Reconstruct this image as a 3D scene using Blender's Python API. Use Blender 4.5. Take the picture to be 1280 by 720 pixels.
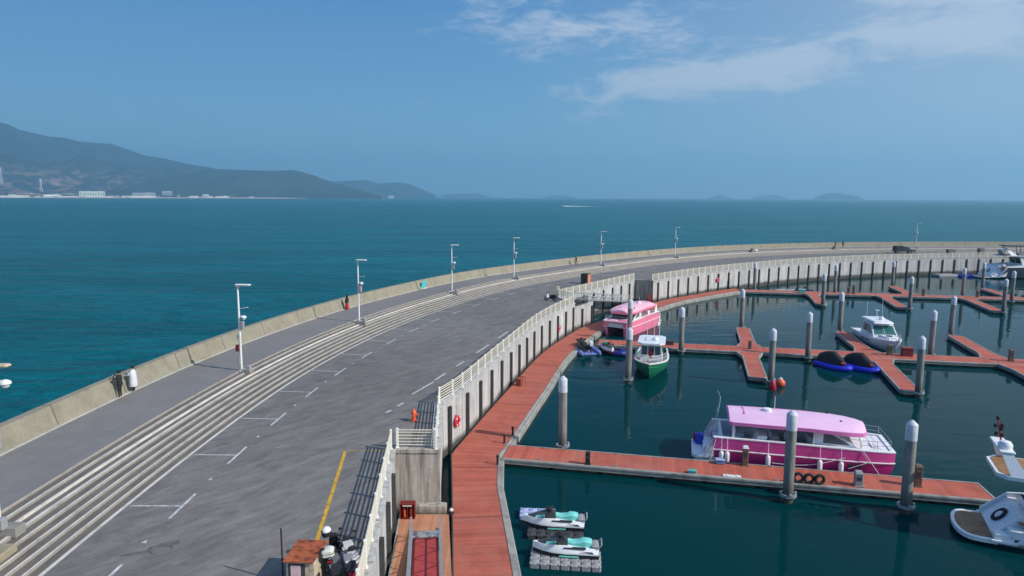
import bpy, bmesh, math, random
from mathutils import Matrix, Vector
R = math.radians
random.seed(7)
for o in list(bpy.data.objects):
    bpy.data.objects.remove(o)
SC = bpy.context.scene
COL = SC.collection

# ------------------------------------------------------------------ camera
cam_d = bpy.data.cameras.new('camera')
cam = bpy.data.objects.new('camera', cam_d)
COL.objects.link(cam)
cam_d.sensor_width = 36.0
cam_d.lens = 36.0 * 853.0 / 1280.0
cam_d.clip_start = 0.5
cam_d.clip_end = 60000
PITCH = math.atan((360 - 246.5) / 853.0)
cam.matrix_world = Matrix.Translation((0, 0, 18)) @ Matrix.Rotation(math.pi/2 - PITCH, 4, 'X') @ Matrix.Rotation(R(.255), 4, 'Z')
SC.camera = cam

# ------------------------------------------------------------------ light
SUN_AZ = math.atan2(0.927, -0.375)      # clockwise from +Y
SUN_EL = R(36)
sd = bpy.data.lights.new('sun', 'SUN')
sd.energy = 4.6
sd.angle = R(.5)
sd.color = (1.0, .95, .87)
sun = bpy.data.objects.new('sun', sd)
COL.objects.link(sun)
to_sun = Vector((math.sin(SUN_AZ)*math.cos(SUN_EL), math.cos(SUN_AZ)*math.cos(SUN_EL), math.sin(SUN_EL)))
sun.rotation_euler = to_sun.to_track_quat('Z', 'Y').to_euler()
sun.location = to_sun * 200

w = bpy.data.worlds.new('World')
SC.world = w
w.use_nodes = True
NT = w.node_tree
NT.nodes.clear()
def wn(t, **k):
    n = NT.nodes.new(t)
    for a, b in k.items(): setattr(n, a, b)
    return n
def wl(a, b): NT.links.new(a, b)
def wmath(op, a, b=None, c=None, clamp=False):
    n = wn('ShaderNodeMath', operation=op, use_clamp=clamp)
    for i, v in enumerate((a, b, c)):
        if v is None: continue
        if isinstance(v, (int, float)): n.inputs[i].default_value = v
        else: wl(v, n.inputs[i])
    return n.outputs[0]
wo = wn('ShaderNodeOutputWorld'); bg = wn('ShaderNodeBackground')
sky = wn('ShaderNodeTexSky', sky_type='NISHITA')
sky.sun_disc = False
sky.sun_elevation = SUN_EL
sky.sun_rotation = SUN_AZ
sky.altitude = 0
sky.air_density = 1.0
sky.dust_density = 0.6
sky.ozone_density = 2.2
bg.inputs[1].default_value = 0.085
tc = wn('ShaderNodeTexCoord'); sp = wn('ShaderNodeSeparateXYZ')
wl(tc.outputs['Generated'], sp.inputs[0])
az = wmath('ARCTAN2', sp.outputs[0], sp.outputs[1])
el = wmath('ARCSINE', sp.outputs[2])
cb = wn('ShaderNodeCombineXYZ'); wl(az, cb.inputs[0]); wl(el, cb.inputs[1])
# thin high cloud: patches laid out by compass bearing and height above the horizon, broken up by noise
mask = None
for (a, e, ra, re, tilt, amt) in [(33, 15.8, 15, 4.4, -3, 1.65), (17, 9.4, 20, 2.9, 5, 1.0), (6, 13.2, 15, 3.6, -3, .68),
                                  (32, 11.3, 14, 3.4, -2, .9), (-12, 15.6, 5, .9, 0, .28), (55, 14, 18, 7, 0, .7), (-70, 22, 20, 7, 0, .5), (120, 24, 40, 10, 0, .6)]:
    mp = wn('ShaderNodeMapping', vector_type='TEXTURE')
    mp.inputs['Location'].default_value = (R(a), R(e), 0)
    mp.inputs['Rotation'].default_value = (0, 0, R(tilt))
    mp.inputs['Scale'].default_value = (R(ra), R(re), 1)
    wl(cb.outputs[0], mp.inputs[0])
    g = wn('ShaderNodeTexGradient', gradient_type='SPHERICAL'); wl(mp.outputs[0], g.inputs[0])
    v = wmath('MULTIPLY', g.outputs['Fac'], amt)
    mask = v if mask is None else wmath('MAXIMUM', mask, v)
def cloud_noise(sx, sy, detail, rough, dist=.6, rot=0):
    mp = wn('ShaderNodeMapping'); mp.inputs['Scale'].default_value = (sx, sy, 1); mp.inputs['Rotation'].default_value = (0, 0, R(rot))
    wl(cb.outputs[0], mp.inputs[0])
    n = wn('ShaderNodeTexNoise'); n.inputs['Scale'].default_value = 1.0; n.inputs['Detail'].default_value = detail
    n.inputs['Roughness'].default_value = rough; n.inputs['Distortion'].default_value = dist
    wl(mp.outputs[0], n.inputs['Vector'])
    return n.outputs['Fac']
n1 = cloud_noise(9, 30, 8, .62, .8, -5)
n2 = cloud_noise(32, 100, 7, .7, .7, 8)
nz = wmath('ADD', wmath('MULTIPLY', n1, .68), wmath('MULTIPLY', n2, .32))
cl = wmath('ADD', wmath('MULTIPLY', mask, .95), wmath('SUBTRACT', wmath('MULTIPLY', nz, 2.3), 1.30))
mr = wn('ShaderNodeMapRange', interpolation_type='SMOOTHSTEP'); wl(cl, mr.inputs[0])
mr.inputs[1].default_value = 0.0; mr.inputs[2].default_value = .62; mr.inputs[3].default_value = 0; mr.inputs[4].default_value = .86
mix = wn('ShaderNodeMix', data_type='RGBA')
wl(mr.outputs[0], mix.inputs[0])
hs = wn('ShaderNodeHueSaturation'); hs.inputs['Saturation'].default_value = 1.0; hs.inputs['Value'].default_value = 1.0
wl(sky.outputs[0], hs.inputs['Color'])
# hazy maritime air: the clear-air sky is blended with a milky blue gradient by height above the horizon
def lin8(r, g, b, k):
    f = lambda c: (c/255/12.92 if c <= 10 else ((c/255+.055)/1.055)**2.4) * k
    return (f(r), f(g), f(b), 1)
er = wn('ShaderNodeValToRGB'); wl(wmath('DIVIDE', el, math.pi/2, clamp=True), er.inputs[0])
K = 1/.085
for i, (p_, c_) in enumerate([(0.0, lin8(134, 182, 210, K)), (.045, lin8(128, 180, 214, K)), (.10, lin8(101, 158, 203, K)), (.165, lin8(78, 136, 196, K)), (.4, lin8(66, 118, 186, K)), (1.0, lin8(52, 100, 172, K))]):
    e_ = er.color_ramp.elements[i] if i < 2 else er.color_ramp.elements.new(p_)
    e_.position = p_; e_.color = c_
ha = wn('ShaderNodeMix', data_type='RGBA'); ha.inputs[0].default_value = .9
wl(hs.outputs[0], ha.inputs[6]); wl(er.outputs[0], ha.inputs[7])
# paler air towards the sun's side
pa = wn('ShaderNodeMapRange', interpolation_type='SMOOTHSTEP'); wl(az, pa.inputs[0])
pa.inputs[1].default_value = R(-5); pa.inputs[2].default_value = R(60); pa.inputs[3].default_value = 0; pa.inputs[4].default_value = .8
hb_ = wn('ShaderNodeMix', data_type='RGBA'); wl(pa.outputs[0], hb_.inputs[0]); wl(ha.outputs[2], hb_.inputs[6]); hb_.inputs[7].default_value = lin8(190, 200, 214, K)
wl(hb_.outputs[2], mix.inputs[6]); mix.inputs[7].default_value = (6.4, 7.2, 8.6, 1)
wl(mix.outputs[2], bg.inputs[0]); wl(bg.outputs[0], wo.inputs[0])

vs = SC.view_settings
vs.view_transform = 'Standard'; vs.look = 'None'; vs.gamma = 1.0; vs.use_curve_mapping = False
vs.exposure = 0.07
SC.cycles.use_denoising = True
SC.cycles.max_bounces = 6
SC.cycles.volume_bounces = 2
SC.cycles.sample_clamp_indirect = 6

# ------------------------------------------------------------------ helpers
def lin(r, g, b, k=1.0):
    def f(c):
        c /= 255.0
        return (c/12.92 if c <= .04045 else ((c+.055)/1.055)**2.4) * k
    return (f(r), f(g), f(b))

class NB:
    """small node helper for one material"""
    def __init__(s, name):
        s.m = bpy.data.materials.new(name); s.m.use_nodes = True
        s.t = s.m.node_tree; s.p = s.t.nodes['Principled BSDF']; s._c = None
    def n(s, t, **k):
        n = s.t.nodes.new(t)
        for a, b in k.items(): setattr(n, a, b)
        return n
    def l(s, a, b): s.t.links.new(a, b)
    def coord(s, kind='Object'):
        if s._c is None: s._c = s.n('ShaderNodeTexCoord')
        return s._c.outputs[kind]
    def mapped(s, src, scale=(1, 1, 1), rot=(0, 0, 0), loc=(0, 0, 0)):
        m = s.n('ShaderNodeMapping'); m.inputs['Scale'].default_value = scale
        m.inputs['Rotation'].default_value = rot; m.inputs['Location'].default_value = loc
        s.l(src, m.inputs[0]); return m.outputs[0]
    def noise(s, vec, scale=1, detail=4, rough=.55, dist=0):
        n = s.n('ShaderNodeTexNoise'); s.l(vec, n.inputs['Vector'])
        n.inputs['Scale'].default_value = scale; n.inputs['Detail'].default_value = detail
        n.inputs['Roughness'].default_value = rough; n.inputs['Distortion'].default_value = dist
        return n.outputs['Fac']
    def ramp(s, f, stops):
        r = s.n('ShaderNodeValToRGB'); s.l(f, r.inputs[0])
        e = r.color_ramp.elements
        while len(e) < len(stops): e.new(.5)
        for q, (p, c) in zip(e, stops):
            q.position = p; q.color = (c, c, c, 1) if isinstance(c, (int, float)) else tuple(c) + (1,)
        return r.outputs[0]
    def math(s, op, a, b=None, clamp=False):
        n = s.n('ShaderNodeMath', operation=op, use_clamp=clamp)
        for i, v in enumerate((a, b)):
            if v is None: continue
            if isinstance(v, (int, float)): n.inputs[i].default_value = v
            else: s.l(v, n.inputs[i])
        return n.outputs[0]
    def mix(s, f, a, b, blend='MIX'):
        n = s.n('ShaderNodeMix', data_type='RGBA', blend_type=blend)
        for i, v in ((0, f), (6, a), (7, b)):
            if isinstance(v, (int, float)): n.inputs[i].default_value = v
            elif isinstance(v, tuple): n.inputs[i].default_value = v + (1,) if len(v) == 3 else v
            else: s.l(v, n.inputs[i])
        return n.outputs[2]
    def sep(s, v):
        n = s.n('ShaderNodeSeparateXYZ'); s.l(v, n.inputs[0]); return n.outputs
    def bump(s, h, strength=.3, dist=.05):
        b = s.n('ShaderNodeBump'); b.inputs['Strength'].default_value = strength; b.inputs['Distance'].default_value = dist
        s.l(h, b.inputs['Height']); s.l(b.outputs[0], s.p.inputs['Normal'])
    def out(s, col, rough=.6, metal=0, spec=.5):
        if isinstance(col, tuple): s.p.inputs['Base Color'].default_value = col + (1,)
        else: s.l(col, s.p.inputs['Base Color'])
        if isinstance(rough, (int, float)): s.p.inputs['Roughness'].default_value = rough
        else: s.l(rough, s.p.inputs['Roughness'])
        s.p.inputs['Metallic'].default_value = metal
        s.p.inputs['Specular IOR Level'].default_value = spec
        return s.m

_mc = {}
def mat(name, col, rough=.55, metal=0, var=.18, scale=2.5, spec=.5, bump=0):
    """plain painted / moulded surface with a little mottling and wear"""
    if name in _mc: return _mc[name]
    b = NB(name)
    v = b.coord('Object')
    f = b.noise(v, scale, 5, .6)
    dark = tuple(c*(1-var*1.4) for c in col); light = tuple(min(1, c*(1+var*.8)) for c in col)
    c = b.ramp(f, [(.3, dark), (.52, col), (.72, light)])
    r = b.math('ADD', b.math('MULTIPLY', b.noise(v, scale*3, 3), .25), rough-.12, True)
    if bump: b.bump(b.noise(v, scale*8, 4), bump, .02)
    _mc[name] = b.out(c, r, metal, spec)
    return _mc[name]

class MB:
    def __init__(s): s.v = []; s.f = []; s.m = []; s.uv = []
    def add(s, vs_, fs, mi=0, uvs=None):
        o = len(s.v); s.v += [tuple(p) for p in vs_]
        for i, f in enumerate(fs):
            s.f.append([q+o for q in f]); s.m.append(mi if isinstance(mi, int) else mi[i])
            s.uv.append(uvs[i] if uvs else None)
        return s
    def box(s, c, d, rz=0, mi=0, taper=1.0, M=None):
        x, y, z = d[0]/2, d[1]/2, d[2]/2
        P = []
        for k, zz in ((1, -z), (taper, z)):
            P += [(-x*k, -y*k, zz), (x*k, -y*k, zz), (x*k, y*k, zz), (-x*k, y*k, zz)]
        m = Matrix.Translation(c) @ (M if M else Matrix.Rotation(rz, 4, 'Z'))
        P = [m @ Vector(p) for p in P]
        return s.add(P, [(3, 2, 1, 0), (4, 5, 6, 7), (0, 1, 5, 4), (1, 2, 6, 5), (2, 3, 7, 6), (3, 0, 4, 7)], mi)
    def rbox(s, c, d, r=.03, rz=0, mi=0, M=None):
        """box with chamfered edges"""
        x, y, z = d[0]/2, d[1]/2, d[2]/2
        r = min(r, x*.9, y*.9, z*.9)
        rings = []
        for (zz, i) in ((-z, r), (-z+r, 0), (z-r, 0), (z, r)):
            a, b = x-i, y-i
            rings.append([(a, -b+r, zz), (a, b-r, zz), (a-r, b, zz), (-a+r, b, zz), (-a, b-r, zz), (-a, -b+r, zz), (-a+r, -b, zz), (a-r, -b, zz)])
        m = Matrix.Translation(c) @ (M if M else Matrix.Rotation(rz, 4, 'Z'))
        return s.loft([[m @ Vector(p) for p in q] for q in rings], mi)
    def loft(s, rings, mi=0, caps=True, closed=True):
        n = len(rings[0]); P = [p for r in rings for p in r]; F = []
        for i in range(len(rings)-1):
            for j in range(n if closed else n-1):
                k = (j+1) % n
                F.append((i*n+j, i*n+k, (i+1)*n+k, (i+1)*n+j))
        if caps:
            F.append(tuple(range(n-1, -1, -1))); F.append(tuple(range((len(rings)-1)*n, len(rings)*n)))
        return s.add(P, F, mi)
    def cyl(s, a, b, r0, r1=None, n=10, mi=0, caps=True):
        a, b = Vector(a), Vector(b); r1 = r0 if r1 is None else r1
        d = (b-a)
        q = d.to_track_quat('Z', 'Y').to_matrix()
        rings = []
        for p, r in ((a, r0), (b, r1)):
            rings.append([p + q @ Vector((r*math.cos(2*math.pi*i/n), r*math.sin(2*math.pi*i/n), 0)) for i in range(n)])
        return s.loft(rings, mi, caps)
    def tube(s, pts, r, n=6, mi=0):
        for a, b in zip(pts, pts[1:]): s.cyl(a, b, r, r, n, mi)
        return s
    def lathe(s, prof, c=(0, 0, 0), n=16, mi=0, caps=True, M=None):
        rings = []
        for r, z in prof:
            q = [Vector((r*math.cos(2*math.pi*i/n), r*math.sin(2*math.pi*i/n), z)) for i in range(n)]
            if M: q = [M @ p for p in q]
            rings.append([p + Vector(c) for p in q])
        return s.loft(rings, mi, caps)
    def ball(s, c, r, sc=(1, 1, 1), n=14, m=8, mi=0, M=None):
        rings = []
        for j in range(m+1):
            t = -math.pi/2 + math.pi*j/m
            rr = max(.02, math.cos(t))
            q = [Vector((r*sc[0]*rr*math.cos(2*math.pi*i/n), r*sc[1]*rr*math.sin(2*math.pi*i/n), r*sc[2]*math.sin(t))) for i in range(n)]
            if M: q = [M @ p for p in q]
            rings.append([p + Vector(c) for p in q])
        return s.loft(rings, mi)
    def torus(s, c, R0, r, axis='Y', n=22, m=8, mi=0):
        rings = []
        for i in range(n+1):
            a = 2*math.pi*i/n; q = []
            for j in range(m):
                b = 2*math.pi*j/m; d = R0 + r*math.cos(b); h = r*math.sin(b)
                x, y = d*math.cos(a), d*math.sin(a)
                p = {'Y': (x, h, y), 'X': (h, x, y), 'Z': (x, y, h)}[axis]
                q.append(Vector(p)+Vector(c))
            rings.append(q)
        return s.loft(rings, mi, caps=False)
    def prism(s, poly, z0, z1, mi=0):
        n = len(poly)
        P = [(x, y, z0) for x, y in poly] + [(x, y, z1) for x, y in poly]
        F = [tuple(range(n-1, -1, -1)), tuple(range(n, 2*n))] + [(i, (i+1) % n, n+(i+1) % n, n+i) for i in range(n)]
        return s.add(P, F, mi)
    def sweep(s, path, prof, closed=True, caps=True, mi=0, close_path=False):
        """prof: (offset to the right of travel, z) list; uv = metres along, metres across"""
        nrm = normals(path); n = len(prof); rings = []; S = [0]
        for a, b in zip(path, path[1:]): S.append(S[-1] + math.hypot(b[0]-a[0], b[1]-a[1]))
        for p, q in zip(path, nrm):
            z0 = p[2] if len(p) > 2 else 0
            rings.append([(p[0]+q[0]*o, p[1]+q[1]*o, z0+z) for o, z in prof])
        T = [0]
        for a, b in zip(prof, prof[1:]+prof[:1]): T.append(T[-1]+math.hypot(a[0]-b[0], a[1]-b[1]))
        P = [p for r in rings for p in r]; F = []; U = []; MI = []
        for i in range(len(rings)-1):
            for j in range(n if closed else n-1):
                k = (j+1) % n
                F.append((i*n+j, i*n+k, (i+1)*n+k, (i+1)*n+j))
                U.append([(S[i], T[j]), (S[i], T[j+1]), (S[i+1], T[j+1]), (S[i+1], T[j])])
                MI.append(mi if isinstance(mi, int) else mi[j])
        if closed and caps:
            F.append(tuple(range(n-1, -1, -1))); U.append([(0, 0)]*n); MI.append(MI[0])
            F.append(tuple(range((len(rings)-1)*n, len(rings)*n))); U.append([(0, 0)]*n); MI.append(MI[0])
        return s.add(P, F, MI, U)
    def apply(s, M):
        s.v = [tuple(M @ Vector(p)) for p in s.v]; return s
    def build(s, name, mats, parent=None, smooth=None, loc=None):
        me = bpy.data.meshes.new(name)
        me.from_pydata(s.v, [], s.f)
        for m in (mats if isinstance(mats, (list, tuple)) else [mats]): me.materials.append(m)
        me.polygons.foreach_set('material_index', s.m)
        if any(u is not None for u in s.uv):
            L = me.uv_layers.new(name='UVMap').data
            for p, u in zip(me.polygons, s.uv):
                if u:
                    for k, li in enumerate(p.loop_indices): L[li].uv = u[k]
        bm = bmesh.new(); bm.from_mesh(me); bmesh.ops.recalc_face_normals(bm, faces=bm.faces); bm.to_mesh(me); bm.free()
        if smooth is not None:
            me.shade_smooth(); me.set_sharp_from_angle(angle=R(smooth))
        me.update()
        o = bpy.data.objects.new(name, me); COL.objects.link(o)
        if parent is not None: o.parent = parent
        if loc is not None: o.location = loc
        return o

def normals(path):
    out = []; n = len(path)
    for i in range(n):
        a = path[max(0, i-1)]; b = path[i]; c = path[min(n-1, i+1)]
        def un(p, q):
            dx, dy = q[0]-p[0], q[1]-p[1]; l = math.hypot(dx, dy) or 1
            return (dy/l, -dx/l)
        if i == 0: q = un(b, c)
        elif i == n-1: q = un(a, b)
        else:
            u, v = un(a, b), un(b, c)
            x, y = u[0]+v[0], u[1]+v[1]; d = x*u[0]+y*u[1]
            q = (x/d, y/d) if abs(d) > .2 else u
        out.append(q)
    return out

def tag(o, label=None, cat=None, group=None, kind=None):
    if label: o['label'] = label
    if cat: o['category'] = cat
    if group: o['group'] = group
    if kind: o['kind'] = kind
    return o
def thing(name, label, cat, loc=(0, 0, 0), rz=0, group=None):
    o = bpy.data.objects.new(name, None); COL.objects.link(o)
    o.empty_display_size = .3
    o.location = loc; o.rotation_euler = (0, 0, rz)
    return tag(o, label, cat, group)
def copy_tree(o, parent=None):
    c = o.copy(); COL.objects.link(c)
    if parent is not None: c.parent = parent
    for ch in list(KIDS(o)): copy_tree(ch, c)
    return c
def KIDS(o): return [q for q in bpy.data.objects if q.parent == o]

def spline(pts, step=2.0, smooth=0):
    P = [Vector((p[0], p[1], 0)) for p in pts]
    P = [P[0]*2-P[1]] + P + [P[-1]*2-P[-2]]
    out = []
    for i in range(1, len(P)-2):
        a, b, c, d = P[i-1:i+3]
        k = max(2, int((c-b).length/step))
        for j in range(k):
            t = j/k
            out.append(.5*((2*b)+(c-a)*t+(2*a-5*b+4*c-d)*t*t+(3*b-a-3*c+d)*t**3))
    out.append(P[-2])
    for _ in range(smooth):
        out = [out[0]] + [(out[i-1]+2*out[i]+out[i+1])/4 for i in range(1, len(out)-1)] + [out[-1]]
    return [(p.x, p.y) for p in out]
class Curve:
    def __init__(s, pts):
        s.p = pts; s.n = normals(pts); s.s = [0]
        for a, b in zip(pts, pts[1:]): s.s.append(s.s[-1]+math.hypot(b[0]-a[0], b[1]-a[1]))
        s.len = s.s[-1]
    def at(s, d, off=0):
        d = max(0, min(s.len, d))
        i = max(0, min(len(s.p)-2, next((k for k in range(len(s.s)-1) if s.s[k+1] >= d), len(s.p)-2)))
        t = (d-s.s[i])/(s.s[i+1]-s.s[i] or 1)
        a, b = s.p[i], s.p[i+1]
        dx, dy = b[0]-a[0], b[1]-a[1]; l = math.hypot(dx, dy)
        n = [s.n[i][k]*(1-t)+s.n[i+1][k]*t for k in (0, 1)]
        return (a[0]+dx*t+n[0]*off, a[1]+dy*t+n[1]*off, math.atan2(dy, dx))
    def near(s, x, y):
        best = (1e18, 0)
        for k in range(len(s.p)-1):
            a, b = s.p[k], s.p[k+1]; dx, dy = b[0]-a[0], b[1]-a[1]; l2 = dx*dx+dy*dy or 1e-9
            t = max(0, min(1, ((x-a[0])*dx+(y-a[1])*dy)/l2))
            d = (a[0]+dx*t-x)**2+(a[1]+dy*t-y)**2
            if d < best[0]: best = (d, s.s[k]+t*math.sqrt(l2))
        return best[1]
    def off(s, o): return [(p[0]+n[0]*o, p[1]+n[1]*o) for p, n in zip(s.p, s.n)]

# ------------------------------------------------------------------ key lines (metres; camera stands above the origin)
PAR = Curve(spline([(-25.3, 2), (-25.9, 20), (-26.1, 33.4), (-25.9, 42), (-25.6, 48), (-25.1, 53), (-24.4, 58.5), (-23.0, 66), (-21.1, 74.3), (-18.7, 82.3),
                    (-16, 89.4), (-13, 97.0), (-9.6, 104.5), (-3.4, 115), (5.0, 126), (13.2, 136.5), (23.5, 147.8), (38.5, 161.5), (50, 170), (62.5, 177),
                    (87.5, 186.5), (115, 191.3), (144, 193), (200, 193.5), (300, 193)], 2.5, 6))
ZW, ZR, ZD = 4.9, 4.0, .55
NU, NL = 4.7, 8.6
W0 = [(-4.6, 16), (-5.25, 23.8), (-6.5, 36.5)]
WB = [(-6.5, 36.38), (-3.98, 36.38)]
W1 = [(-4.0, 36.5), (-4.72, 45.0)] + spline([(-4.72, 45.0), (-3.9, 47.2), (-2.85, 51.2), (-.45, 61.3), (3.35, 76.1), (8.4, 89.9)], 2.0, 0)[1:]
WL = [(8.4, 89.9), (11.4, 94.9)]
WI = [(8.4, 89.9), (6.9, 95.2), (21.1, 116.5)]
WS = [(21.1, 116.5), (24.0, 115.0)]
W2 = spline([(24.0, 115.0), (31, 122.6), (38.5, 129.7), (47.5, 136.8), (60, 145.8), (72.7, 153), (86, 158.4), (100, 162.6), (118, 166.4), (140, 169.5), (170, 171.2), (300, 172)], 3, 2)

# ------------------------------------------------------------------ surface materials
def m_concrete(name, base, joint=0, streak=False, wet=None, dark=.55, uv=True):
    b = NB(name); v = b.coord('UV' if uv else 'Object'); o = b.coord('Object')
    f = b.noise(o, .9, 7, .65, .3)
    c = b.ramp(f, [(.25, tuple(x*dark for x in base)), (.5, base), (.75, tuple(min(1, x*1.25) for x in base))])
    f2 = b.noise(o, 6, 6, .7)
    c = b.mix(.35, c, b.ramp(f2, [(.3, tuple(x*.6 for x in base)), (.7, tuple(min(1, x*1.3) for x in base))]))
    if streak:
        z = b.mapped(o, (1.6, 1.6, .09))
        f3 = b.noise(z, 2.2, 6, .7, .2)
        c = b.mix(b.ramp(f3, [(.42, 0.0), (.68, .75)] if uv else [(.40, 0.0), (.6, .95)]), c, tuple(x*.42*k for x, k in zip(base, (1.03, .99, .93))))
        f4 = b.noise(b.mapped(o, (.5, .5, .05)), 2, 4, .6)
        c = b.mix(b.ramp(f4, [(.5, 0.0), (.7, .5)]), c, tuple(min(1, x*1.35) for x in base))
    if joint:
        x = b.sep(v)[0]
        t = b.math('ABSOLUTE', b.math('SUBTRACT', b.math('FRACT', b.math('DIVIDE', x, joint)), .5))
        c = b.mix(b.ramp(t, [(0, .75), (.035/joint, .75), (.07/joint, 0.0)]), c, tuple(x*.3 for x in base))
    if wet is not None:
        z = b.sep(o)[2]
        zz = b.math('ADD', z, b.math('MULTIPLY', b.noise(o, .8, 5, .7), .9))
        c = b.mix(b.ramp(b.math('DIVIDE', zz, 3.0), [(wet/3.0, .9), (wet/3.0+.16, 0.0)]), c, (.035, .032, .024))
    b.bump(b.noise(o, 14, 5, .7), .25, .02)
    return b.out(c, .85, 0, .3)
M_PAR = m_concrete('sea wall concrete', lin(143, 137, 121), joint=6.5, dark=.62, streak=False)
M_WALL = m_concrete('quay wall concrete', lin(188, 188, 187), joint=3.45, streak=True, wet=1.0, dark=.75)
M_RAW = m_concrete('stained raw concrete', lin(184, 178, 168), streak=True, wet=.8, dark=.42, uv=False)
M_KERB = m_concrete('kerb concrete', lin(166, 163, 154), dark=.7, uv=False)
M_BLOCK = m_concrete('plain grey concrete', lin(140, 138, 132), dark=.65, uv=False)

def m_paver(name, base, bw, bh, var, blotch, rot=0, uv=False, mortar=.01):
    b = NB(name); o = b.coord('Object')
    src = b.coord('UV') if uv else o
    v = b.mapped(src, (1, 1, 1), (0, 0, rot))
    br = b.n('ShaderNodeTexBrick'); b.l(v, br.inputs['Vector'])
    br.inputs['Scale'].default_value = 1; br.inputs['Brick Width'].default_value = bw; br.inputs['Row Height'].default_value = bh
    br.inputs['Mortar Size'].default_value = mortar; br.inputs['Bias'].default_value = 0
    br.inputs['Color1'].default_value = tuple(x*(1-var) for x in base)+(1,)
    br.inputs['Color2'].default_value = tuple(x*(1+var) for x in base)+(1,)
    br.inputs['Mortar'].default_value = tuple(x*.72 for x in base)+(1,)
    f = b.noise(b.mapped(b.mapped(src, (1, 1, 1), (0, 0, rot)), (.6, 1.5, 1)), .9, 7, .72, .5)
    c = b.mix(blotch, br.outputs['Color'], b.ramp(f, [(.30, tuple(x*.5 for x in base)), (.5, base), (.70, tuple(x*1.45 for x in base))]))
    g = b.noise(o, .09, 4, .6)
    c = b.mix(.5, c, b.ramp(g, [(.3, (.62, .60, .58)), (.7, (1.05, 1.04, 1.03))]), 'MULTIPLY')
    s = b.noise(o, .55, 6, .7, .5)                                         # oil and tyre stains
    c = b.mix(b.ramp(s, [(.6, 0.0), (.74, .55)]), c, tuple(x*.55 for x in base))
    b.bump(br.outputs['Fac'], -.15, .01)
    return b.out(c, .72, 0, .35)
M_ROAD = m_paver('road pavers', lin(121, 117, 113), .8, .3, .24, .55, R(-50), mortar=.014)
M_PROM = m_paver('promenade paving', lin(129, 126, 125), .6, .6, .03, .18, 0, uv=True, mortar=.008)
M_TREAD = m_paver('step treads', lin(114, 108, 101), .6, .3, .16, .5, 0, uv=True, mortar=.01)
M_NOSE = m_concrete('pale step nosing', lin(206, 200, 192), dark=.42)
M_RISER = m_concrete('weathered riser', lin(150, 144, 136), dark=.55)
M_BOLD = m_concrete('white step nosing', lin(204, 198, 190), dark=.55)

def m_deck(name, base, plank, board=None, grey=.0):
    """planks run across the walking direction (uv / local x is metres along)"""
    b = NB(name); o = b.coord('Object'); v = b.coord('UV') if board else o
    x = b.sep(v)[0]
    i = b.math('FLOOR', b.math('DIVIDE', x, plank))
    wn_ = b.n('ShaderNodeTexWhiteNoise', noise_dimensions='1D'); b.l(i, wn_.inputs['W'])
    c = b.ramp(wn_.outputs['Value'], [(0, tuple(q*.84 for q in base)), (.5, base), (1, tuple(q*1.14 for q in base))])
    t = b.math('ABSOLUTE', b.math('SUBTRACT', b.math('FRACT', b.math('DIVIDE', x, plank)), .5))
    c = b.mix(b.ramp(t, [(.40, 0.0), (.5, .32)]), c, tuple(q*.35 for q in base))
    if board:
        u = b.math('ABSOLUTE', b.math('SUBTRACT', b.math('FRACT', b.math('DIVIDE', x, board)), .5))
        c = b.mix(b.ramp(u, [(0, .8), (.05/board, .8), (.09/board, 0.0)]), c, tuple(q*.25 for q in base))
    f = b.noise(o, .7, 6, .65, .3)
    c = b.mix(.55, c, b.ramp(f, [(.28, (.55, .55, .58)), (.5, (.9, .9, .9)), (.75, (1.1, 1.08, 1.05))]), 'MULTIPLY')
    c = b.mix(b.ramp(b.noise(o, 3.5, 5, .7), [(.55, 0.0), (.8, .5)]), c, lin(176, 140, 125))
    c = b.mix(b.ramp(b.noise(o, .35, 5, .7, .4), [(.45, 0.0), (.7, .4)]), c, lin(170, 118, 104))
    b.bump(t, -.25, .02)
    return b.out(c, .7, 0, .3)
RED = lin(178, 94, 76)
M_DECKQ = m_deck('red plank walkway', RED, .14, 7.0)
M_DECK = m_deck('red plank pontoon', lin(186, 96, 76), .30)
M_TAN = m_deck('tan plank platform', lin(188, 132, 100), .15)
M_ALU = mat('weathered aluminium edge', lin(150, 148, 142), .6, .0, .3, 1.2)
M_FLOAT = mat('dark wet float', lin(62, 62, 58), .7, 0, .4, 1.5)
M_GALV = mat('galvanised steel', lin(170, 176, 180), .45, .5, .15, 4)
M_POST = mat('white fence post paint', lin(238, 236, 228), .5, 0, .08, 3)
M_CREAM = mat('cream fence paint', lin(220, 212, 190), .5, 0, .1, 3)
M_BLACK = mat('black rubber', lin(38, 38, 40), .75, 0, .3, 4)
M_WHITE = mat('white gelcoat', lin(232, 233, 235), .28, 0, .05, 1.2)
M_WHITEP = mat('white paint', lin(222, 222, 220), .5, 0, .1, 3)
M_GREYP = mat('grey plastic', lin(150, 150, 152), .6, 0, .15, 5)
M_LINE = mat('worn white road paint', lin(196, 196, 196), .7, 0, .45, 5)
M_YEL = mat('worn yellow road paint', lin(205, 160, 45), .7, 0, .35, 4)
M_RUST = mat('rusty sheet', lin(160, 84, 50), .8, .0, .55, 3.5)
M_PALE = mat('pale weathered board', lin(196, 180, 156), .8, 0, .25, 5)
M_GLASS = mat('dark tinted glass', lin(30, 44, 50), .08, 0, .1, 2, .8)
M_TGLASS = mat('teal tinted glass', lin(46, 104, 104), .1, 0, .2, 2, .8)
M_TEAK = mat('teak', lin(146, 110, 74), .65, 0, .3, 3)
M_REDP = mat('red paint', lin(176, 28, 34), .45, 0, .15, 4)
M_ORANGE = mat('orange plastic', lin(226, 96, 56), .45, 0, .12, 4)
M_SHINE = mat('stainless rail', lin(205, 208, 212), .25, .8, .05, 4)
M_BLUEP = mat('bright blue plastic', lin(30, 60, 190), .5, 0, .2, 4)
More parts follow.
